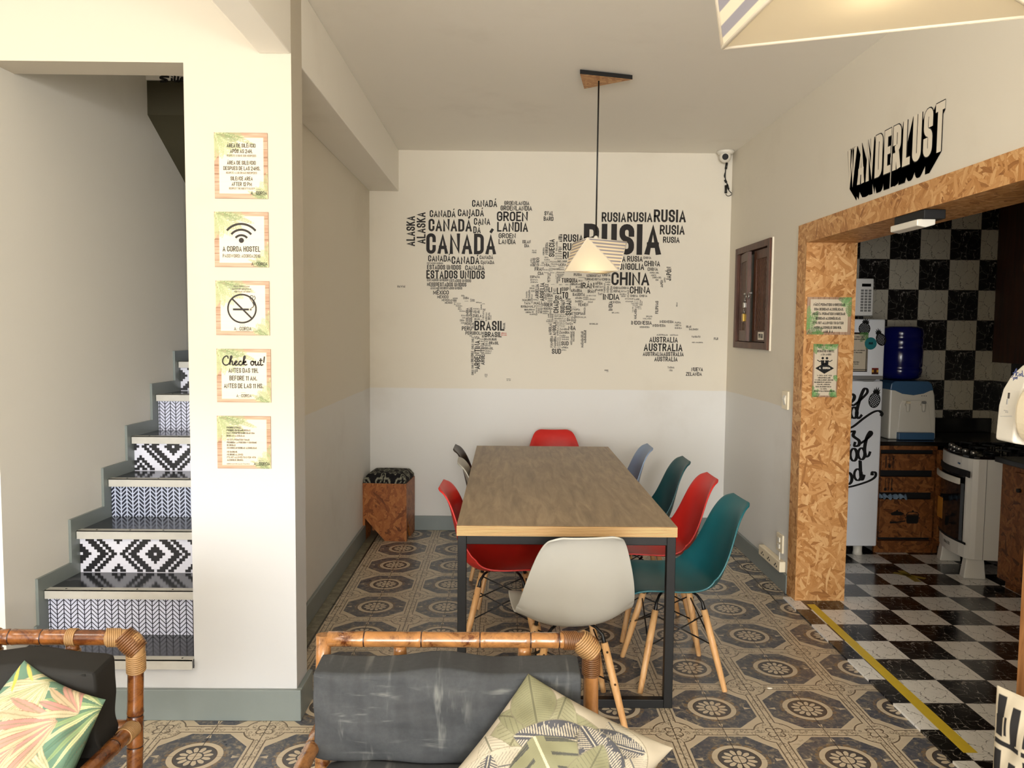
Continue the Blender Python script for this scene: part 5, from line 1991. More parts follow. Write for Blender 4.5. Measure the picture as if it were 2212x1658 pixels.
# ------------------------------------------------------------------ microwave
mw = thing('microwave', 'small cream microwave oven on top of the fridge', 'microwave', (2.3, 5.65, 1.645))
MY = 5.50
mb = MB()
mb.box((2.07, MY + .02, 1.668), (2.512, 5.84, 1.925))
mb.build('body', M['stove_white'], mw, bevel=.008)
mb = MB()
mb.box((2.385, MY, 1.67), (2.512, MY + .022, 1.923))
pn = mb.build('control_panel', M['stove_white'], mw, bevel=.006)
mb = MB()
mb.box((2.43, MY - .0015, 1.868), (2.492, MY, 1.888))
mb.build('display', M['black_glass'], pn)
for r in range(8):
    mb = MB()
    for c3 in range(3):
        x = 2.425 + c3 * .026
        z = 1.848 - r * .0195
        mb.box((x, MY - .0015, z - .014), (x + .019, MY, z))
    mb.build('key_row', M['grey_plastic'], pn)
mb = MB()
mb.box((2.07, MY + .002, 1.67), (2.383, MY + .022, 1.923))
dr = mb.build('door', M['stove_white'], mw, bevel=.005)
mb = MB()
mb.box((2.10, MY + .001, 1.70), (2.345, MY + .003, 1.895))
mb.build('door_glass', M['black_glass'], dr)
mb = MB()
mb.tube(smooth_path([(2.355, MY + .0, 1.70), (2.368, MY - .012, 1.74), (2.372, MY - .014, 1.80), (2.366, MY - .012, 1.87), (2.352, MY, 1.905)]), .007, 8)
mb.build('handle', M['grey_plastic'], dr)
for x in (2.12, 2.46):
    mb = MB()
    mb.lathe([(.014, 1.646), (.012, 1.668)], Matrix.Translation((x, MY + .06, 0)), 10)
    mb.build('foot', M['black_rubber_or_shade'], mw)

# ------------------------------------------------------------------ low cabinet with three drawers
cb = thing('drawer_cabinet', 'stained strand board cabinet with three drawers under the water dispenser', 'cabinet', (2.83, 5.76, .01))
mb = MB()
CX0, CX1, CY = 2.597, 3.045, 5.50
mb.box((CX0, CY + .02, .07), (CX0 + .018, 6.03, .775))
mb.box((CX1 - .045, CY, .07), (CX1, 6.03, .775))
mb.box((CX0, 6.01, .07), (CX1, 6.03, .775))
mb.box((CX0, CY, .745), (CX1, CY + .02, .775))
mb.box((CX0, CY + .012, .62), (CX1, CY + .5, .628))
mb.box((CX0, CY + .012, .07), (CX1, 6.03, .10))
mb.box((CX0, CY + .03, .012), (CX1, CY + .05, .07))
mb.build('carcass', M['osb_dark'], cb)
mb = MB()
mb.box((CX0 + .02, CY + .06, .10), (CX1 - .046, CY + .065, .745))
mb.build('drawer_gap_shade', M['black_rubber_or_shade'], cb)  # black sheet in place of the shade behind the drawers
DX0, DX1 = 2.612, 2.985
icons = []
for za, zb_ in ((.602, .716), (.447, .556), (.128, .398)):
    mb = MB()
    mb.box((DX0, CY - .004, za), (DX1, CY + .014, zb_))
    mb.box((DX0 + .02, CY + .014, za + .01), (DX0 + .03, CY + .05, zb_ - .02))
    mb.box((DX1 - .03, CY + .014, za + .01), (DX1 - .02, CY + .05, zb_ - .02))
    icons.append(mb.build('drawer', M['osb_dark'], cb, bevel=.002))
g = lambda a, b: (a, CY - .0048, b)
mb = MB()                                                # knife, spoon, fork
stroke(mb, [(2.643, .618), (2.643, .70)], .0035, g)
mb.poly([g(2.639, .652), g(2.647, .652), g(2.646, .698), g(2.641, .70)])
stroke(mb, [(2.668, .622), (2.668, .70)], .002, g)
disc(mb, (2.668, .632), .009, g, ry=.014)
stroke(mb, [(2.693, .616), (2.693, .69)], .0025, g)
for q in (-.005, 0, .005):
    stroke(mb, [(2.693 + q, .68), (2.693 + q, .702)], .001, g)
disc(mb, (2.693, .682), .006, g)
mb.build('cutlery_stencil', M['ink_black'], icons[0], recalc=False)
mb = MB()                                                # ladle, spatula, whisk
stroke(mb, [(2.645, .46), (2.645, .545)], .002, g)
disc(mb, (2.645, .468), .009, g, ry=.011)
stroke(mb, [(2.668, .46), (2.668, .545)], .002, g)
stroke(mb, [(2.660, .52), (2.662, .544), (2.674, .544), (2.676, .52), (2.668, .51), (2.660, .52)], .0015, g)
stroke(mb, [(2.690, .458), (2.690, .545)], .0025, g)
disc(mb, (2.690, .47), .007, g, ry=.012)
stroke(mb, [(2.690, .50), (2.690, .545)], .0035, g)
mb.build('utensil_stencil', M['ink_black'], icons[1], recalc=False)
mb = MB()                                                # pan, frying pan and pot
mb.poly([g(2.688, .298), g(2.70, .285), g(2.765, .285), g(2.785, .298), g(2.76, .312), g(2.72, .314)])
disc(mb, (2.735, .316), .008, g)
mb.poly([g(2.688, .243), g(2.688, .228), g(2.735, .23), g(2.735, .241)])
stroke(mb, [(2.735, .236), (2.795, .246)], .004, g)
mb.poly([g(2.80, .285), g(2.803, .238), g(2.81, .228), g(2.878, .228), g(2.886, .238), g(2.888, .285)])
stroke(mb, [(2.798, .289), (2.89, .289)], .003, g)
stroke(mb, smooth_path([Vector((2.80, .292, 0)), Vector((2.82, .308, 0)), Vector((2.87, .308, 0)), Vector((2.888, .292, 0))], 5), .0025, g)
disc(mb, (2.845, .315), .007, g)
stroke(mb, [(2.792, .268), (2.80, .268)], .004, g)
stroke(mb, [(2.888, .268), (2.896, .268)], .004, g)
mb.build('pot_stencil', M['ink_black'], icons[2], recalc=False)
mb = MB()
mb.grid(lambda u, v: (2.618 + u * .185, CY - .002 + .045 * v - .008 * math.sin(u * 22), .402 + .022 * math.sin(v * 3) + .008 * math.sin(u * 31 + v * 3)), 40, 8)
cl = mb.build('dish_towel', M['blue_cloth'], None, solid=.004)
tag(cl, 'crumpled pale blue cloth poking out above the lowest drawer', 'cloth')

ct = MB()
ct.box((2.578, 5.472, .776), (3.688, 6.048, .806))
ct.box((2.578, 6.02, .806), (3.688, 6.048, .915))
o = ct.build('worktop', M['counter'], None, loc=(3.1, 5.76, .776), bevel=.004)
tag(o, 'black granite worktop under the water dispenser along the tiled wall', 'worktop')

# ------------------------------------------------------------------ water dispenser and bottle
DY = 5.585
wd = thing('water_dispenser', 'white and blue tabletop water dispenser with two taps', 'water dispenser', (2.86, 5.72, .807))
prof = [(2.695, .807), (2.695, 1.16), (2.702, 1.19), (2.99, 1.19), (3.012, 1.12), (3.026, .95), (3.03, .807)]
mb = MB()
mb.prism(prof, lambda a, b, d: (a, d, b), DY, 5.87)
mb.build('body', M['white_plastic'], wd, bevel=.012)
mb = MB()
bay = [(2.755, .862), (2.768, 1.05), (2.785, 1.085), (2.945, 1.085), (2.968, 1.05), (3.0, .862)]
mb.prism(bay, lambda a, b, d: (a, d, b), DY - .006, DY + .002)
pnl = mb.build('tap_panel', M['white_plastic'], wd, bevel=.004)
for x in (2.812, 2.922):
    mb = MB()
    mb.tube([(x, DY - .004, 1.055), (x, DY - .03, 1.055)], .013, 12)
    mb.tube([(x, DY - .026, 1.06), (x, DY - .028, 1.02), (x, DY - .028, 1.005)], [.013, .011, .008], 12)
    tp = mb.build('tap', M['white_plastic'], wd)
    mb = MB()
    mb.box((x - .012, DY - .04, 1.062), (x + .012, DY - .016, 1.078))
    mb.build('tap_lever', M['grey_plastic'] if x > 2.9 else M['cream_plastic'], tp, bevel=.003)
mb = MB()
mb.prism([(2.693, 1.155), (2.73, 1.15), (2.78, 1.128), (2.86, 1.118), (2.93, 1.13), (2.98, 1.152), (3.0, 1.155), (2.985, 1.2), (2.96, 1.218), (2.73, 1.218), (2.70, 1.2)], lambda a, b, d: (a, d, b), DY - .004, 5.86)
mb.build('top_collar', M['blue_plastic'], wd, bevel=.006)
mb = MB()
mb.box((2.752, DY - .035, .809), (3.004, DY + .002, .858))
mb.build('drip_tray', M['blue_plastic'], wd, bevel=.004)
mb = MB()
for x in (2.92, 2.935, 2.95):
    mb.tube([(x, DY + .001, 1.115), (x, DY - .001, 1.115)], .003, 8)
mb.build('indicator', M['black_rubber_or_shade'], wd)
bt = MB()
bt.lathe([(.03, 1.219), (.11, 1.228), (.136, 1.245), (.144, 1.28), (.144, 1.30), (.138, 1.31), (.144, 1.32), (.146, 1.44), (.139, 1.452), (.146, 1.464), (.146, 1.512), (.140, 1.522), (.146, 1.534), (.144, 1.575), (.132, 1.594), (.10, 1.600), (.0005, 1.598)], Matrix.Translation((2.826, 5.725, 0)), 40)
o = bt.build('water_bottle', M['bottle_blue'], None, loc=(2.826, 5.725, 1.219))
tag(o, 'large dark blue water bottle upside down on the dispenser', 'water bottle')

# ------------------------------------------------------------------ stove
sv = thing('stove', 'white gas stove with a dark oven window and flared feet', 'stove', (2.92, 4.935, .01))
plan = [(3.42, 4.935), (3.04, 4.935), (2.955, 4.937), (2.925, 4.948), (2.905, 4.975), (2.890, 5.03), (2.878, 5.12), (2.874, 5.19), (2.878, 5.26), (2.890, 5.35), (2.905, 5.40), (2.93, 5.43), (3.42, 5.44)]
mb = MB()
mb.prism(plan, lambda a, b, d: (a, b, d), .135, .772)
mb.build('body', M['stove_white'], sv, bevel=.004)
front = [(2.905, 4.975), (2.890, 5.03), (2.878, 5.12), (2.874, 5.19), (2.878, 5.26), (2.890, 5.35), (2.905, 5.40)]


def on_front(za, zb_, off, y0=4.99, y1=5.39, th=.006):
    pts = [p for p in front]
    ys = np.linspace(y0, y1, 14)
    xs = np.interp(ys, [p[1] for p in pts], [p[0] for p in pts])
    outer = [(x - off, y) for x, y in zip(xs, ys)]
    inner = [(x - off + th, y) for x, y in zip(xs, ys)][::-1]
    m = MB()
    m.prism(outer + inner, lambda a, b, d: (a, b, d), za, zb_)
    return m


od = on_front(.235, .665, .006).build('oven_door', M['black_glass'], sv, bevel=.002)
on_front(.655, .695, .008, 4.93, 5.405).build('vent_slot', M['black_rubber_or_shade'], sv)
on_front(.60, .64, .034, 5.0, 5.40, .012).build('handle', M['white_plastic'], od, bevel=.004)
on_front(.225, .238, .008, 4.95, 5.40).build('door_trim', M['black_rubber_or_shade'], od)
hx = MB()
a, b = px(2050, 1083, 'x', 2.868), px(2052, 1108, 'x', 2.868)
hx.box((2.8735, 5.275, .315), (2.8755, 5.365, .455))
hs = hx.build('warning_sticker', M['orange_sticker'], od)
mb = MB()
tri3 = [(5.295, .375), (5.345, .375), (5.32, .44)]
stroke(mb, tri3 + [tri3[0]], .004, lambda a, b: (2.8725, 5.64 - a, b))
stroke(mb, [(5.32, .39), (5.32, .42)], .004, lambda a, b: (2.8725, 5.64 - a, b))
for k in range(3):
    stroke(mb, [(5.29, .33 + k * .014), (5.35, .33 + k * .014)], .002, lambda a, b: (2.8725, 5.64 - a, b))
mb.build('warning_print', M['ink_black'], hs, recalc=False)
mb = MB()
lettering(mb, 'ESMALTEC', 0, 0, .09, .018, lambda a, b: (np.interp(5.215 - a, [p[1] for p in front], [p[0] for p in front]) - .0045, 5.215 - a, .178 + b), .16, .08)
mb.build('lettering', M['ink_sign'], sv, recalc=False)
mb = MB()
mb.box((2.8815, 5.04, .722), (2.884, 5.075, .732))
mb.build('badge', M['blue_plastic'], sv)
mb = MB()
mb.box((3.0, 4.9335, .136), (3.002, 4.9355, .772))
mb.build('panel_seam', M['grey_plastic'], sv)
for (x, y, sy) in ((2.965, 4.985, -1), (2.965, 5.385, 1), (3.34, 4.985, -1), (3.34, 5.385, 1)):
    mb = MB()
    top = [(-.05, -.03), (.055, -.03), (.055, .03), (-.05, .03)]
    bot = [(-.066, -.04), (.066, -.04), (.066, .035), (-.066, .035)]
    i = mb.addv([(x + a, y + b, .011) for a, b in bot] + [(x + a, y + b, .135) for a, b in top])
    for q in ((3, 2, 1, 0), (4, 5, 6, 7), (0, 1, 5, 4), (1, 2, 6, 5), (2, 3, 7, 6), (3, 0, 4, 7)):
        mb.face([i + k for k in q])
    mb.build('foot', M['stove_white'], sv, bevel=.006)
mb = MB()
mb.prism([(a + (0.004 if a < 3 else 0), b) for a, b in plan], lambda a, b, d: (a, b, d), .772, .790)
hob = mb.build('hob', M['black_glass'], sv, bevel=.004)
for k in range(5):
    y = 5.005 + k * .088
    x = np.interp(y, [p[1] for p in front], [p[0] for p in front]) + .05
    mb = MB()
    mb.lathe([(.019, .790), (.019, .806), (.016, .815), (.0005, .816)], Matrix.Translation((x, y, 0)), 14)
    mb.build('knob', M['steel'], hob)
for cx, cy in ((3.08, 5.07), (3.08, 5.30), (3.28, 5.07), (3.28, 5.30)):
    mb = MB()
    mb.lathe([(.04, .790), (.04, .803), (.03, .806), (.0005, .807)], Matrix.Translation((cx, cy, 0)), 18)
    for k in range(4):
        a = k * PI / 2 + PI / 4
        mb.bar((cx + .03 * math.cos(a), cy + .03 * math.sin(a), .822), (cx + .11 * math.cos(a), cy + .11 * math.sin(a), .822), .008, .008)
        mb.bar((cx + .108 * math.cos(a), cy + .108 * math.sin(a), .79), (cx + .108 * math.cos(a), cy + .108 * math.sin(a), .822), .008, .008)
    mb.build('burner', M['black_metal'], hob)

sv.rotation_euler = (0, 0, math.radians(-9.5))

# ------------------------------------------------------------------ cabinet run in front of the stove
cr = thing('base_cabinet', 'stained strand board base cabinet beside the stove, cropped by the picture edge', 'cabinet', (3.3, 4.2, .01))
mb = MB()
mb.box((3.035, 3.2, .06), (3.68, 4.825, .775))
mb.box((3.06, 3.2, .011), (3.66, 4.78, .06))
mb.build('carcass', M['osb_dark'], cr, bevel=.002)
for ya, yb in ((4.0, 4.68), (3.25, 3.96)):
    mb = MB()
    mb.box((3.018, ya, .075), (3.034, yb, .74))
    dd = mb.build('door', M['osb_dark'], cr, bevel=.002)
    mb = MB()
    mb.tube([(3.018, yb - .06, .64), (3.0, yb - .06, .64)], .012, 12)
    mb.build('knob', M['black_metal'], dd)
mb = MB()
mb.box((2.99, 3.18, .776), (3.688, 4.835, .808))
o = mb.build('worktop', M['counter'], None, loc=(3.34, 4.05, .776), bevel=.004)
tag(o, 'black granite worktop beside the stove on the cabinet run', 'worktop')
mb = MB()
mb.box((3.665, 4.2, 1.34), (3.689, 6.02, 2.6))
o = mb.build('wall_board', M['brown_board'], None, loc=(3.677, 5.1, 1.34), bevel=.003)
tag(o, 'dark brown wooden board high on the kitchen side wall', 'board')
mb = MB()
g = lambda a, b: (3.6645, a, b)
for r in (.10, .075):
    stroke(mb, arc_pts((5.60, 2.02), r, -60, 200, 18), .006, g)
for yy in (5.58, 5.55, 5.52):
    stroke(mb, [(yy, 1.84), (yy, 2.04)], .006, g)
mb.build('carving', M['osb_dark'], o, recalc=False)

# ------------------------------------------------------------------ emergency light under the lintel
el = thing('emergency_light', 'white box emergency light fixed under the strand board lintel', 'lamp', (1.70, 3.39, 2.054))
mb = MB()
mb.box((1.68, 3.26, 2.016), (1.77, 3.51, 2.0545))
mb.build('base', M['black_rubber_or_shade'], el, bevel=.004)
mb = MB()
mb.prism([(1.662, 1.990), (1.662, 2.016), (1.738, 2.022), (1.738, 1.995), (1.70, 1.984)], lambda a, b, d: (a, d, b), 3.277, 3.505)
mb.build('lens_cover', M['white_plastic'], el, bevel=.004)

# ------------------------------------------------------------------ marks on the kitchen floor
ZK = .0107
mb = MB()
a = [(1.722, 4.452), (1.768, 4.452), (1.757, 2.85), (1.703, 2.85)]
n = 16
for k in range(n):
    t0, t1 = k / n, (k + 1) / n
    L_ = lambda t: (a[0][0] + (a[3][0] - a[0][0]) * t, a[0][1] + (a[3][1] - a[0][1]) * t, ZK)
    R2 = lambda t: (a[1][0] + (a[2][0] - a[1][0]) * t, a[1][1] + (a[2][1] - a[1][1]) * t, ZK)
    mb.quad(L_(t0), R2(t0), R2(t1), L_(t1))
o = mb.build('floor_tape', M['yellow_tape'], None)
tag(o, 'long yellow tape line along the edge of the checkered floor', 'tape')
mb = MB()
for p, q in (((1930, 1236), (1999, 1249)), ((1946, 1232), (1984, 1256))):
    A, B = px(*p, 'z', ZK), px(*q, 'z', ZK)
    d = (B - A).normalized()
    s = Vector((-d.y, d.x, 0)) * .022
    mb.quad(A - s, B - s, B + s, A + s)
o = mb.build('floor_cross', M['yellow_worn'], None)
tag(o, 'worn yellow tape cross on the checkered floor by the fridge', 'tape')
mb = MB()
c = px(1663, 1485, 'z', .003)
mb.lathe([(.012, .0), (.013, .003), (.0005, .005)], Matrix.Translation((c.x, c.y, 0.0005)) @ Matrix.Scale(.6, 4, (0, 1, 0)), 10)
o = mb.build('paper_scrap', M['white_vinyl'], None)
tag(o, 'tiny white scrap lying on the patterned floor tiles', 'scrap')

# ------------------------------------------------------------------ hand gel and towel dispensers at the picture edge
gd = thing('gel_dispenser', 'white wall gel dispenser with handwritten blue note, cropped by the picture edge', 'dispenser', (1.688, 2.36, 1.24))
prof = [(1.484, 1.237), (1.489, 1.34), (1.500, 1.39), (1.522, 1.43), (1.555, 1.462), (1.60, 1.48), (1.667, 1.484), (1.667, 1.236), (1.54, 1.228)]
sides = (2.315, 2.404)
mb = MB()
mb.prism(prof, lambda a, b, d: (a, d, b), *sides)
mb.build('body', M['white_plastic'], gd, bevel=.008, bsegs=3)


def on_gel(x, y):
    """point of the dispenser front seen at a pixel of the detail crop"""
    u, v = 2020 + .181 * x, 760 + .181 * y
    for k in range(400):
        p = px(u, v, 'y', 2.25 + k * .0005)
        if p.x > np.interp(p.z, [q[1] for q in prof[:6]], [q[0] for q in prof[:6]]) - .0012:
            pass
        else:
            return p
    return p


def gel_line(mb, pts, w, mi=0, k=5):
    P = smooth_path([on_gel(*p) for p in pts], k)
    mb.tube(P, w, 5, mi)


mb = MB()
for pts in ([(905, 300), (925, 290), (970, 195), (965, 250), (960, 290)], [(925, 250), (975, 240)], [(995, 250), (980, 245), (972, 275), (990, 285)], [(1003, 262), (1000, 285), (1015, 280), (1012, 262), (1003, 262)], [(1025, 258), (1022, 282), (1036, 278), (1033, 256), (1025, 258)],
            [(1040, 220), (1045, 290), (1058, 282)], [(950, 300), (930, 310), (945, 325), (955, 305), (930, 340)], [(960, 315), (975, 305), (962, 300), (966, 325)], [(982, 290), (978, 325)]):
    gel_line(mb, pts, .0011)
gel_line(mb, [(883, 485), (880, 520), (876, 555)], .0028, 1)
gel_line(mb, [(866, 560), (862, 590), (858, 625)], .0022, 2)
gel_line(mb, [(822, 694), (846, 700), (870, 706)], .0012, 2)
gel_line(mb, [(838, 716), (870, 722)], .0012, 2)
mb.build('lettering', [M['ink_blue'], M['ink_sign'], M['grey_plastic']], gd)
mb = MB()
gel_line(mb, [(780, 768), (850, 767), (915, 766)], .0009)
mb.build('seam', M['grey_plastic'], gd)
mb = MB()
mb.box((1.667, 2.32, 1.25), (1.6895, 2.40, 1.47))
mb.build('wall_bracket', M['grey_plastic'], gd)
td = thing('towel_dispenser', 'round cream paper dispenser in front of the gel dispenser, cropped by the picture edge', 'dispenser', (1.688, 2.24, 1.24))
mb = MB()
cc = (1.578, 1.325)
el_ = [(cc[0] + .111 * math.copysign(abs(math.cos(a)) ** .8, math.cos(a)), cc[1] + .100 * math.copysign(abs(math.sin(a)) ** .8, math.sin(a))) for a in [2 * PI * k / 40 for k in range(40)]]
mb.prism(el_, lambda a, b, d: (a, d, b), 2.19, 2.30)
mb.build('body', M['cream_plastic'], td, bevel=.02, bsegs=4)
mb = MB()
mb.prism([(cc[0] + (a - cc[0]) * .8, cc[1] + (b - cc[1]) * .8) for a, b in el_], lambda a, b, d: (a, d, b), 2.182, 2.192)
mb.build('front_cover', M['cream_plastic'], td, bevel=.004)
# ------------------------------------------------------------------ bamboo armchairs
def culm(mb, a, b, r, nodes=None, n=14, bow=0.0):
    """bamboo pole with swollen dark joints"""
    a, b = Vector(a), Vector(b)
    L = (b - a).length
    if nodes is None:
        nodes = [.2, .5, .8] if L > .4 else [.4]
    ts = {0.0, 1.0}
    for t in nodes:
        e = .006 / L
        ts |= {t - 3 * e, t - e, t - .3 * e, t + .3 * e, t + e, t + 3 * e}
    ts |= {k / 10 for k in range(11)}
    ts = sorted(t for t in ts if 0 <= t <= 1)
    rad, pts = [], []
    for t in ts:
        d = min([abs(t - q) * L for q in nodes] + [9])
        rr = r * (1 + .085 * math.exp(-(d / .012) ** 2))
        if d < .0025:
            rr = r * .99
        rad.append(rr)
        pts.append(a.lerp(b, t) + Vector((0, 0, bow * math.sin(PI * t))))
    ring = lambda k: 1 if k + 1 < len(ts) and min([abs((ts[k] + ts[k + 1]) / 2 - q) * L for q in nodes] + [9]) < .0035 else 0
    mb.tube(pts, rad, n, ring)


def coil(mb, c, axis, r, length, turns, tr=.0026, mi=0, tilt=0.0):
    """rattan strip wound around a pole"""
    ax = Vector(axis).normalized()
    u = ax.cross(Vector((0, 0, 1)) if abs(ax.z) < .8 else Vector((1, 0, 0))).normalized()
    v = ax.cross(u)
    for k in range(turns):
        off = (k / max(turns - 1, 1) - .5) * length
        pts = []
        for j in range(16):
            a = 2 * PI * j / 16
            pts.append(Vector(c) + ax * (off + tilt * math.cos(a)) + (u * math.cos(a) + v * math.sin(a)) * (r + tr * .5))
        mb.tube(pts, tr, 5, mi, closed=True)


def padded_box(c, half, r, puff, seed, amp=.006, n=22, tilt=0.0):
    """soft box cushion: rounded box with puffed faces and slow wrinkles"""
    mb = MB()
    hx, hy, hz = half
    Rm = Matrix.Translation(c) @ Matrix.Rotation(tilt, 4, 'X')

    def pt(x, y, z):
        q = Vector((x * hx, y * hy, z * hz))
        k = Vector((max(-hx + r, min(hx - r, q.x)), max(-hy + r, min(hy - r, q.y)), max(-hz + r, min(hz - r, q.z))))
        d = q - k
        if d.length > 1e-9:
            m_ = max(abs(d.x), abs(d.y), abs(d.z))
            q = k + d.normalized() * min(d.length, r)
        bx = (1 - x * x) * (1 - z * z)
        q.y += puff * y * bx
        q.z += puff * .35 * z * (1 - x * x)
        s = seed
        w = amp * (math.sin(x * 5.1 + s) * math.sin(z * 4.3 + s * 2) + .6 * math.sin(x * 11 + z * 7 + s))
        q.y += w
        q.z += amp * .9 * math.sin(x * 6.3 + s * 1.7) * (1 if z > 0 else .3)
        return Rm @ q

    faces = (lambda u, v: (u, -1, v), lambda u, v: (-u, 1, v), lambda u, v: (u, v, 1), lambda u, v: (u, -v, -1), lambda u, v: (1, u, v), lambda u, v: (-1, -u, v))
    for f in faces:
        mb.grid(lambda a, b: pt(*f(a * 2 - 1, b * 2 - 1)), n, n)
    return mb


def seam_line(mb, c, half, tilt, off, seed, amp):
    Rm = Matrix.Translation(c) @ Matrix.Rotation(tilt, 4, 'X')
    hx, hy, hz = half
    pts = []
    for k in range(30):
        x = -1 + 2 * k / 29
        pts.append(Rm @ Vector((x * (hx - .02), -hy * .96, hz * .93 + amp * .9 * math.sin(x * 6.3 + seed * 1.7))))
    mb.tube(pts, .003, 5)


def armchair(label, xl, xr, mat, bind, nodes, cush_mat, cx0, cx1, cztop, seed, cross):
    YB, ZT = 2.105, .722
    r = .0205
    root = thing('bamboo_armchair', label, 'armchair', ((xl + xr) / 2, 1.8, 0), 'bamboo armchairs turned away from the dining table')
    B = [M[mat], M['bamboo_node']]
    lean = .03
    for x, nd in ((xl, [.2, .46, .66]), (xr, [.12, .30, .62, .74])):
        mb = MB()
        culm(mb, (x, YB - .05, 0), (x, YB, ZT + (.012 if x == xl and cross else -.026)), r, nd)
        mb.build('back_post', B, root)
        mb = MB()
        culm(mb, (x, 1.47, 0), (x, 1.48, .50), r, [.3, .7])
        mb.build('front_leg', B, root)
        mb = MB()
        culm(mb, (x, 1.44, .515), (x, YB - .005, .487), r * .95, [.25, .55, .8])
        ar = mb.build('armrest', B, root)
        mb = MB()
        coil(mb, (x, YB - .055, .488), (0, 1, -.03), r * .95, .05, 9)
        mb.build('binding', M[bind], ar)
        mb = MB()
        culm(mb, (x, 1.48, .30), (x, YB - .03, .30), r * .8, [.4])
        mb.build('side_rail', B, root)
    mb = MB()
    x0 = xl - .002 if not cross else xl + .012
    culm(mb, (x0, YB, ZT), (xr - .01, YB, ZT), r, nodes)
    tr_ = mb.build('top_rail', B, root)
    mb = MB()
    corner = [Vector((xr - .075, YB, ZT)), Vector((xr - .045, YB, ZT)), Vector((xr - .018, YB, ZT - .001)), Vector((xr - .004, YB, ZT - .008)), Vector((xr + .001, YB, ZT - .022)), Vector((xr, YB - .001, ZT - .05)), Vector((xr, YB - .002, ZT - .09))]
    mb.tube(smooth_path(corner, 4), r * 1.10, 16)
    coil(mb, (xr - .058, YB, ZT), (1, 0, 0), r * 1.06, .036, 8, .0026, 0, .010)
    coil(mb, (xr, YB - .002, ZT - .066), (0, 0, 1), r * 1.06, .044, 9, .0026, 0, .004)
    for k in range(10):
        t = -.5 + k / 9
        pts = []
        for j in range(16):
            a = 2 * PI * j / 16
            c = Vector((xr - .014 + t * .040, YB, ZT - .014 + t * -.040))
            u, v = Vector((.707, 0, .707)), Vector((0, 1, 0))
            pts.append(c + u * (math.cos(a) * r * (1.52 - 1.1 * t * t)) + v * math.sin(a) * (r * 1.12 + .003))
        mb.tube(pts, .0032, 5, 1, closed=True)
    mb.build('binding', [M[bind], M['rattan_dark'] if bind == 'rattan' else M['rattan']], tr_)
    for t in ((.285, .75) if cross else (.18, .475, .765)):
        x = xl + (xr - xl) * t
        mb = MB()
        culm(mb, (x, YB - .03, .49), (x, YB, ZT - .018), r * .86, [.86])
        sp = mb.build('back_spindle', B, root)
        if not cross:
            mb = MB()
            coil(mb, (x, YB, ZT), (1, 0, 0), r, .02, 5)
            coil(mb, (x, YB - .002, ZT - .05), (0, 0, 1), r * .86, .03, 6)
            mb.build('binding', M[bind], sp)
    for y, z in ((YB - .02, .485), (YB - .03, .30), (1.48, .30)):
        mb = MB()
        culm(mb, (xl, y, z), (xr, y, z), r * .92, [.3, .7])
        mb.build('cross_rail', B, root)
    for k in range(5):
        x = xl + (xr - xl) * (k + 1) / 6
        mb = MB()
        culm(mb, (x, 1.48, .335), (x, YB - .03, .335), r * .55, [.5])
        mb.build('seat_slat', B, root)
    c, half = ((cx0 + cx1) / 2, YB - .092, (cztop + .475) / 2 - .005), ((cx1 - cx0) / 2, .058, (cztop - .46) / 2)
    tilt = .06
    mb = padded_box(c, half, .014, .018, seed, .006, 30, tilt)
    bc = mb.build('back_cushion', cush_mat, root)
    mb = MB()
    seam_line(mb, c, half, tilt, 0, seed, .005)
    mb.build('seam', cush_mat, bc)
    mb = padded_box(((xl + xr) / 2, 1.74, .402), ((xr - xl) / 2 - .03, .26, .055), .03, .0, seed + 2, .004, 14)
    mb.build('seat_cushion', cush_mat, root)
    return root


armchair('honey coloured bamboo armchair with charcoal cushions in front of the dining table', -.484, .236, 'bamboo', 'rattan_dark', [.14, .36, .585, .78, .89], M['charcoal'], -.478, .196, .694, 1.3, True)
armchair('dark varnished bamboo armchair with black cushions in front of the stairs', -1.705, -.987, 'bamboo_dark', 'rattan', [.04, .34, .545, .665], M['black_cloth'], -1.68, -1.022, .700, 2.9, False)


# ------------------------------------------------------------------ throw pillows
def pillow(name, label, corners, thick, art, n=110, mat='fabric_print', group=None, edge_in=.06):
    """corners: the four corner points in order; thickness along their normal"""
    A, Bc, C, D = [Vector(p) for p in corners]
    nrm = (Bc - A).cross(D - A).normalized()
    cen = (A + Bc + C + D) / 4

    def pt(u, v, s):
        x, y = u * 2 - 1, v * 2 - 1
        p = A * (1 - u) * (1 - v) + Bc * u * (1 - v) + C * u * v + D * (1 - u) * v
        pin = edge_in * ((1 - x * x) * abs(y) ** 3 + (1 - y * y) * abs(x) ** 3)
        p = p + (cen - p) * pin
        h = thick * ((1 - x * x) * (1 - y * y)) ** .42
        wr = .004 * math.sin(6 * x + 9 * y) + .003 * math.sin(17 * x - 8 * y)
        return p + nrm * s * (h + wr * (1 - max(abs(x), abs(y)) ** 6))

    mb = MB()
    mb.grid(lambda u, v: pt(u, v, 1), n, n, 0, True, art)
    mb.grid(lambda u, v: pt(u, v, -1), n // 4, n // 4, 0, True, art)
    o = mb.build(name, M[mat], None, loc=cen, recalc=False)
    return tag(o, label, 'pillow', group)


def frond(c, u, v, cx, cy, an, ln, spread, nleaf, wd, cols, k0=0):
    for i in range(nleaf):
        a = an + spread * (i / (nleaf - 1) - .5)
        m, s, t = leaf_mask(u, v, cx, cy, a, ln * (1 - .25 * abs(i / (nleaf - 1) - .5)), wd)
        put(c, m, cols[(i + k0) % len(cols)])
        put(c, m & (np.abs(t) > .8) & (s > .1), (120, 104, 78), .6)
        put(c, m & (np.abs(t) < .14), (112, 128, 96), .5)


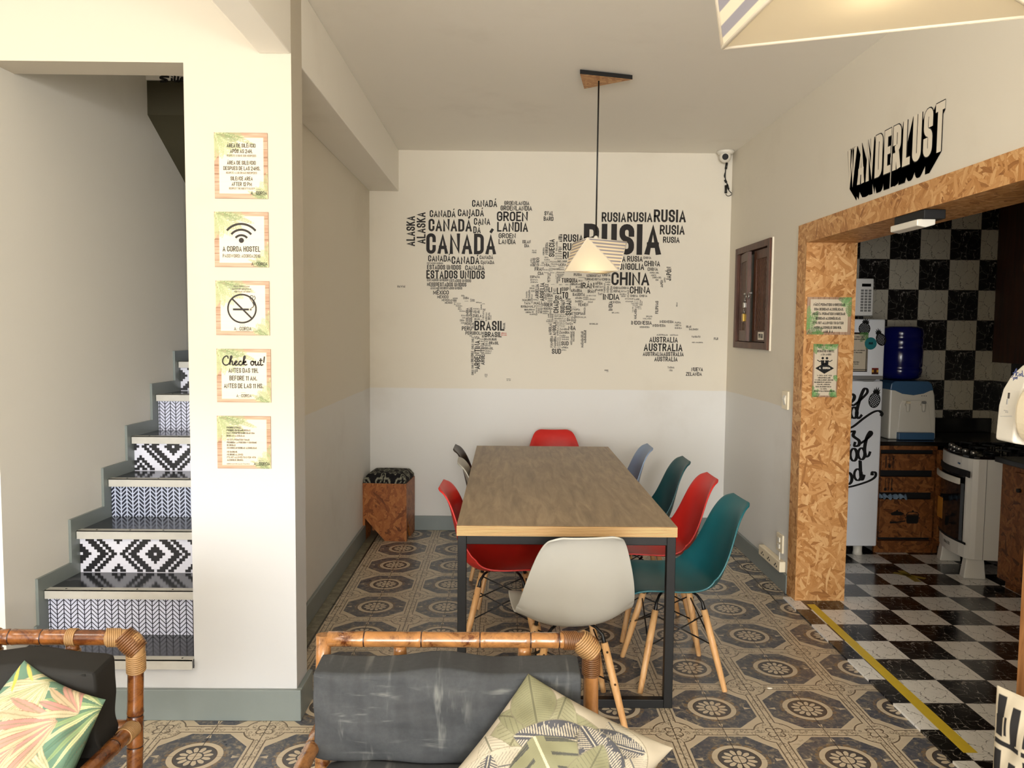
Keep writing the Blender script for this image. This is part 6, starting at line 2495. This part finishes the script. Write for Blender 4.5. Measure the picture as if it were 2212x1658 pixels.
def art_green(u, v):
    c = np.tile(np.array(lin(100, 128, 108)[:3]), (len(u), 1))
    cr = [(186, 178, 144), (194, 188, 158), (172, 170, 132)]
    gr = [(134, 156, 112), (184, 188, 142), (86, 114, 96)]
    pk = [(182, 138, 124), (192, 164, 134), (176, 130, 120), (194, 174, 142)]
    frond(c, u, v, .02, .78, -20, .6, 120, 13, .022, cr)
    frond(c, u, v, .42, .98, -110, .5, 110, 13, .02, cr)
    frond(c, u, v, 1.02, .95, -140, .55, 120, 14, .018, gr)
    frond(c, u, v, .60, .32, -95, .5, 150, 15, .018, gr)
    frond(c, u, v, .9, .45, 200, .5, 120, 12, .018, cr)
    frond(c, u, v, .12, .30, -40, .5, 130, 12, .022, cr)
    frond(c, u, v, .74, .78, 215, .62, 80, 10, .030, pk)
    frond(c, u, v, .55, .60, 235, .7, 50, 7, .030, pk, 1)
    frond(c, u, v, .86, .86, 160, .42, 70, 6, .028, pk, 2)
    put(c, leaf_mask(u, v, 0, .98, -35, .22, .012)[0], (200, 176, 84))
    put(c, leaf_mask(u, v, .05, 1.0, -15, .22, .010)[0], (200, 180, 96))
    return c


def big_leaf(c, u, v, cx, cy, an, ln, wd, base, vein, fringe=False, n=11):
    m, s, t = leaf_mask(u, v, cx, cy, an, ln, wd)
    put(c, m & True, base)
    at = np.abs(t)
    jag = vnoise(s * 70, np.sign(t) * 3 + 5, 5)
    if fringe:                                           # feathered leaf: dark field, pale barbs of uneven length
        ph = np.modf(np.abs(s * n * 1.6 - at * 3.2))[0]
        put(c, m & (ph < .55) & (at > .16) & (at < .45 + .5 * jag), vein, .95)
        put(c, m & (at < .035), vein)
    else:
        ph = np.modf(np.abs(s * n * 1.7 - at * 3.4))[0]
        put(c, m & (ph < .2) & (at > .08) & (at < .55 + .45 * jag), vein, .6)
        put(c, m & (at < .045), vein, .9)
    m2 = leaf_mask(u, v, cx, cy, an, ln * 1.015, wd * 1.05)[0] & ~m
    put(c, m2, (118, 112, 92), .7)


def monstera(c, u, v, cx, cy, an, ln, wd, base, hole):
    m, s, t = leaf_mask(u, v, cx, cy, an, ln, wd)
    at = np.abs(t)
    m2 = leaf_mask(u, v, cx, cy, an, ln * 1.02, wd * 1.05)[0] & ~m
    put(c, m2, (112, 108, 88), .8)
    put(c, m, base)
    ph = np.modf(np.abs(s * 5.2 - at * 1.5))[0]
    put(c, m & (ph < .30 - .16 * at) & (at > .2) & (at < .8), hole)
    put(c, m & (np.modf(np.abs(s * 34 - at * 9))[0] < .25) & (at < .9), (124, 122, 92), .4)
    put(c, m & (at < .03), (186, 178, 150))


def art_grey(u, v):
    c = np.tile(np.array(lin(168, 158, 139)[:3]), (len(u), 1))
    sage, sage2, grey, pale = (128, 126, 98), (140, 137, 110), (76, 76, 80), (172, 163, 144)
    big_leaf(c, u, v, .98, .86, 190, .75, .15, sage2, (104, 100, 78))
    big_leaf(c, u, v, .70, 1.0, -80, .7, .14, sage, (98, 94, 74))
    big_leaf(c, u, v, .55, .98, -120, .6, .12, pale, (104, 102, 86), False, 15)
    big_leaf(c, u, v, 1.0, .72, 200, .55, .12, sage2, (104, 102, 82), False, 13)
    big_leaf(c, u, v, 1.0, 1.0, 225, .42, .13, sage, (96, 94, 74), False, 14)
    big_leaf(c, u, v, .28, .95, -55, .55, .12, pale, (84, 84, 84), False, 16)
    big_leaf(c, u, v, .80, .34, 112, .50, .13, grey, pale, True, 20)
    big_leaf(c, u, v, .46, .86, -150, .5, .10, grey, pale, True, 18)
    monstera(c, u, v, .66, .70, -125, .55, .24, sage, (74, 74, 70))
    big_leaf(c, u, v, .97, .40, 235, .48, .11, pale, (90, 90, 92), False, 18)
    big_leaf(c, u, v, .88, .10, 105, .42, .10, grey, pale, True, 20)
    monstera(c, u, v, .22, .55, -80, .5, .2, sage2, (80, 80, 76))
    big_leaf(c, u, v, .60, .08, 60, .5, .11, grey, pale, True, 20)
    big_leaf(c, u, v, .30, .25, 10, .5, .12, sage, (100, 98, 78))
    return c


def art_mud(u, v):
    """cream cloth with bold black blocks"""
    c = np.tile(np.array(lin(200, 188, 164)[:3]), (len(u), 1))
    wob = (vnoise(u * 9, v * 9, 4) - .5) * .02
    x, y = u * 4 + wob, v * 3 + wob
    fx, fy = np.modf(np.abs(x))[0], np.modf(np.abs(y))[0]
    blk = (fx > .12) & (fx < .40) & (fy > .16) & (fy < .9)
    blk |= (fx > .66) & (fx < .90) & (fy > .10) & (fy < .78)
    blk |= (fy < .09) & (fx > .08)
    blk |= (np.abs(fx - .5) < .05) & (fy > .2) & (fy < .55) & (np.floor(y) % 2 == 0)
    c[blk] = lin(44, 42, 42)[:3]
    return c


pillow('throw_pillow', 'grey and sage leaf print pillow standing on its corner in the charcoal armchair', [(.155, 1.70, .345), (.405, 1.835, .57), (.062, 1.945, .70), (-.20, 1.79, .43)], .075, art_grey, 300)
pillow('throw_pillow', 'green and pink palm print pillow in the black cushioned armchair', [(-1.42, 1.70, .36), (-1.035, 1.74, .37), (-.985, 1.935, .632), (-1.195, 1.955, .722)], .06, art_green, 260)
pillow('throw_pillow', 'black and cream block print pillow against the doorway post, cropped by the picture edge', [(1.488, 2.335, .012), (1.66, 1.99, .012), (1.655, 2.0, .50), (1.492, 2.345, .497)], .045, art_mud, 130, edge_in=.02)
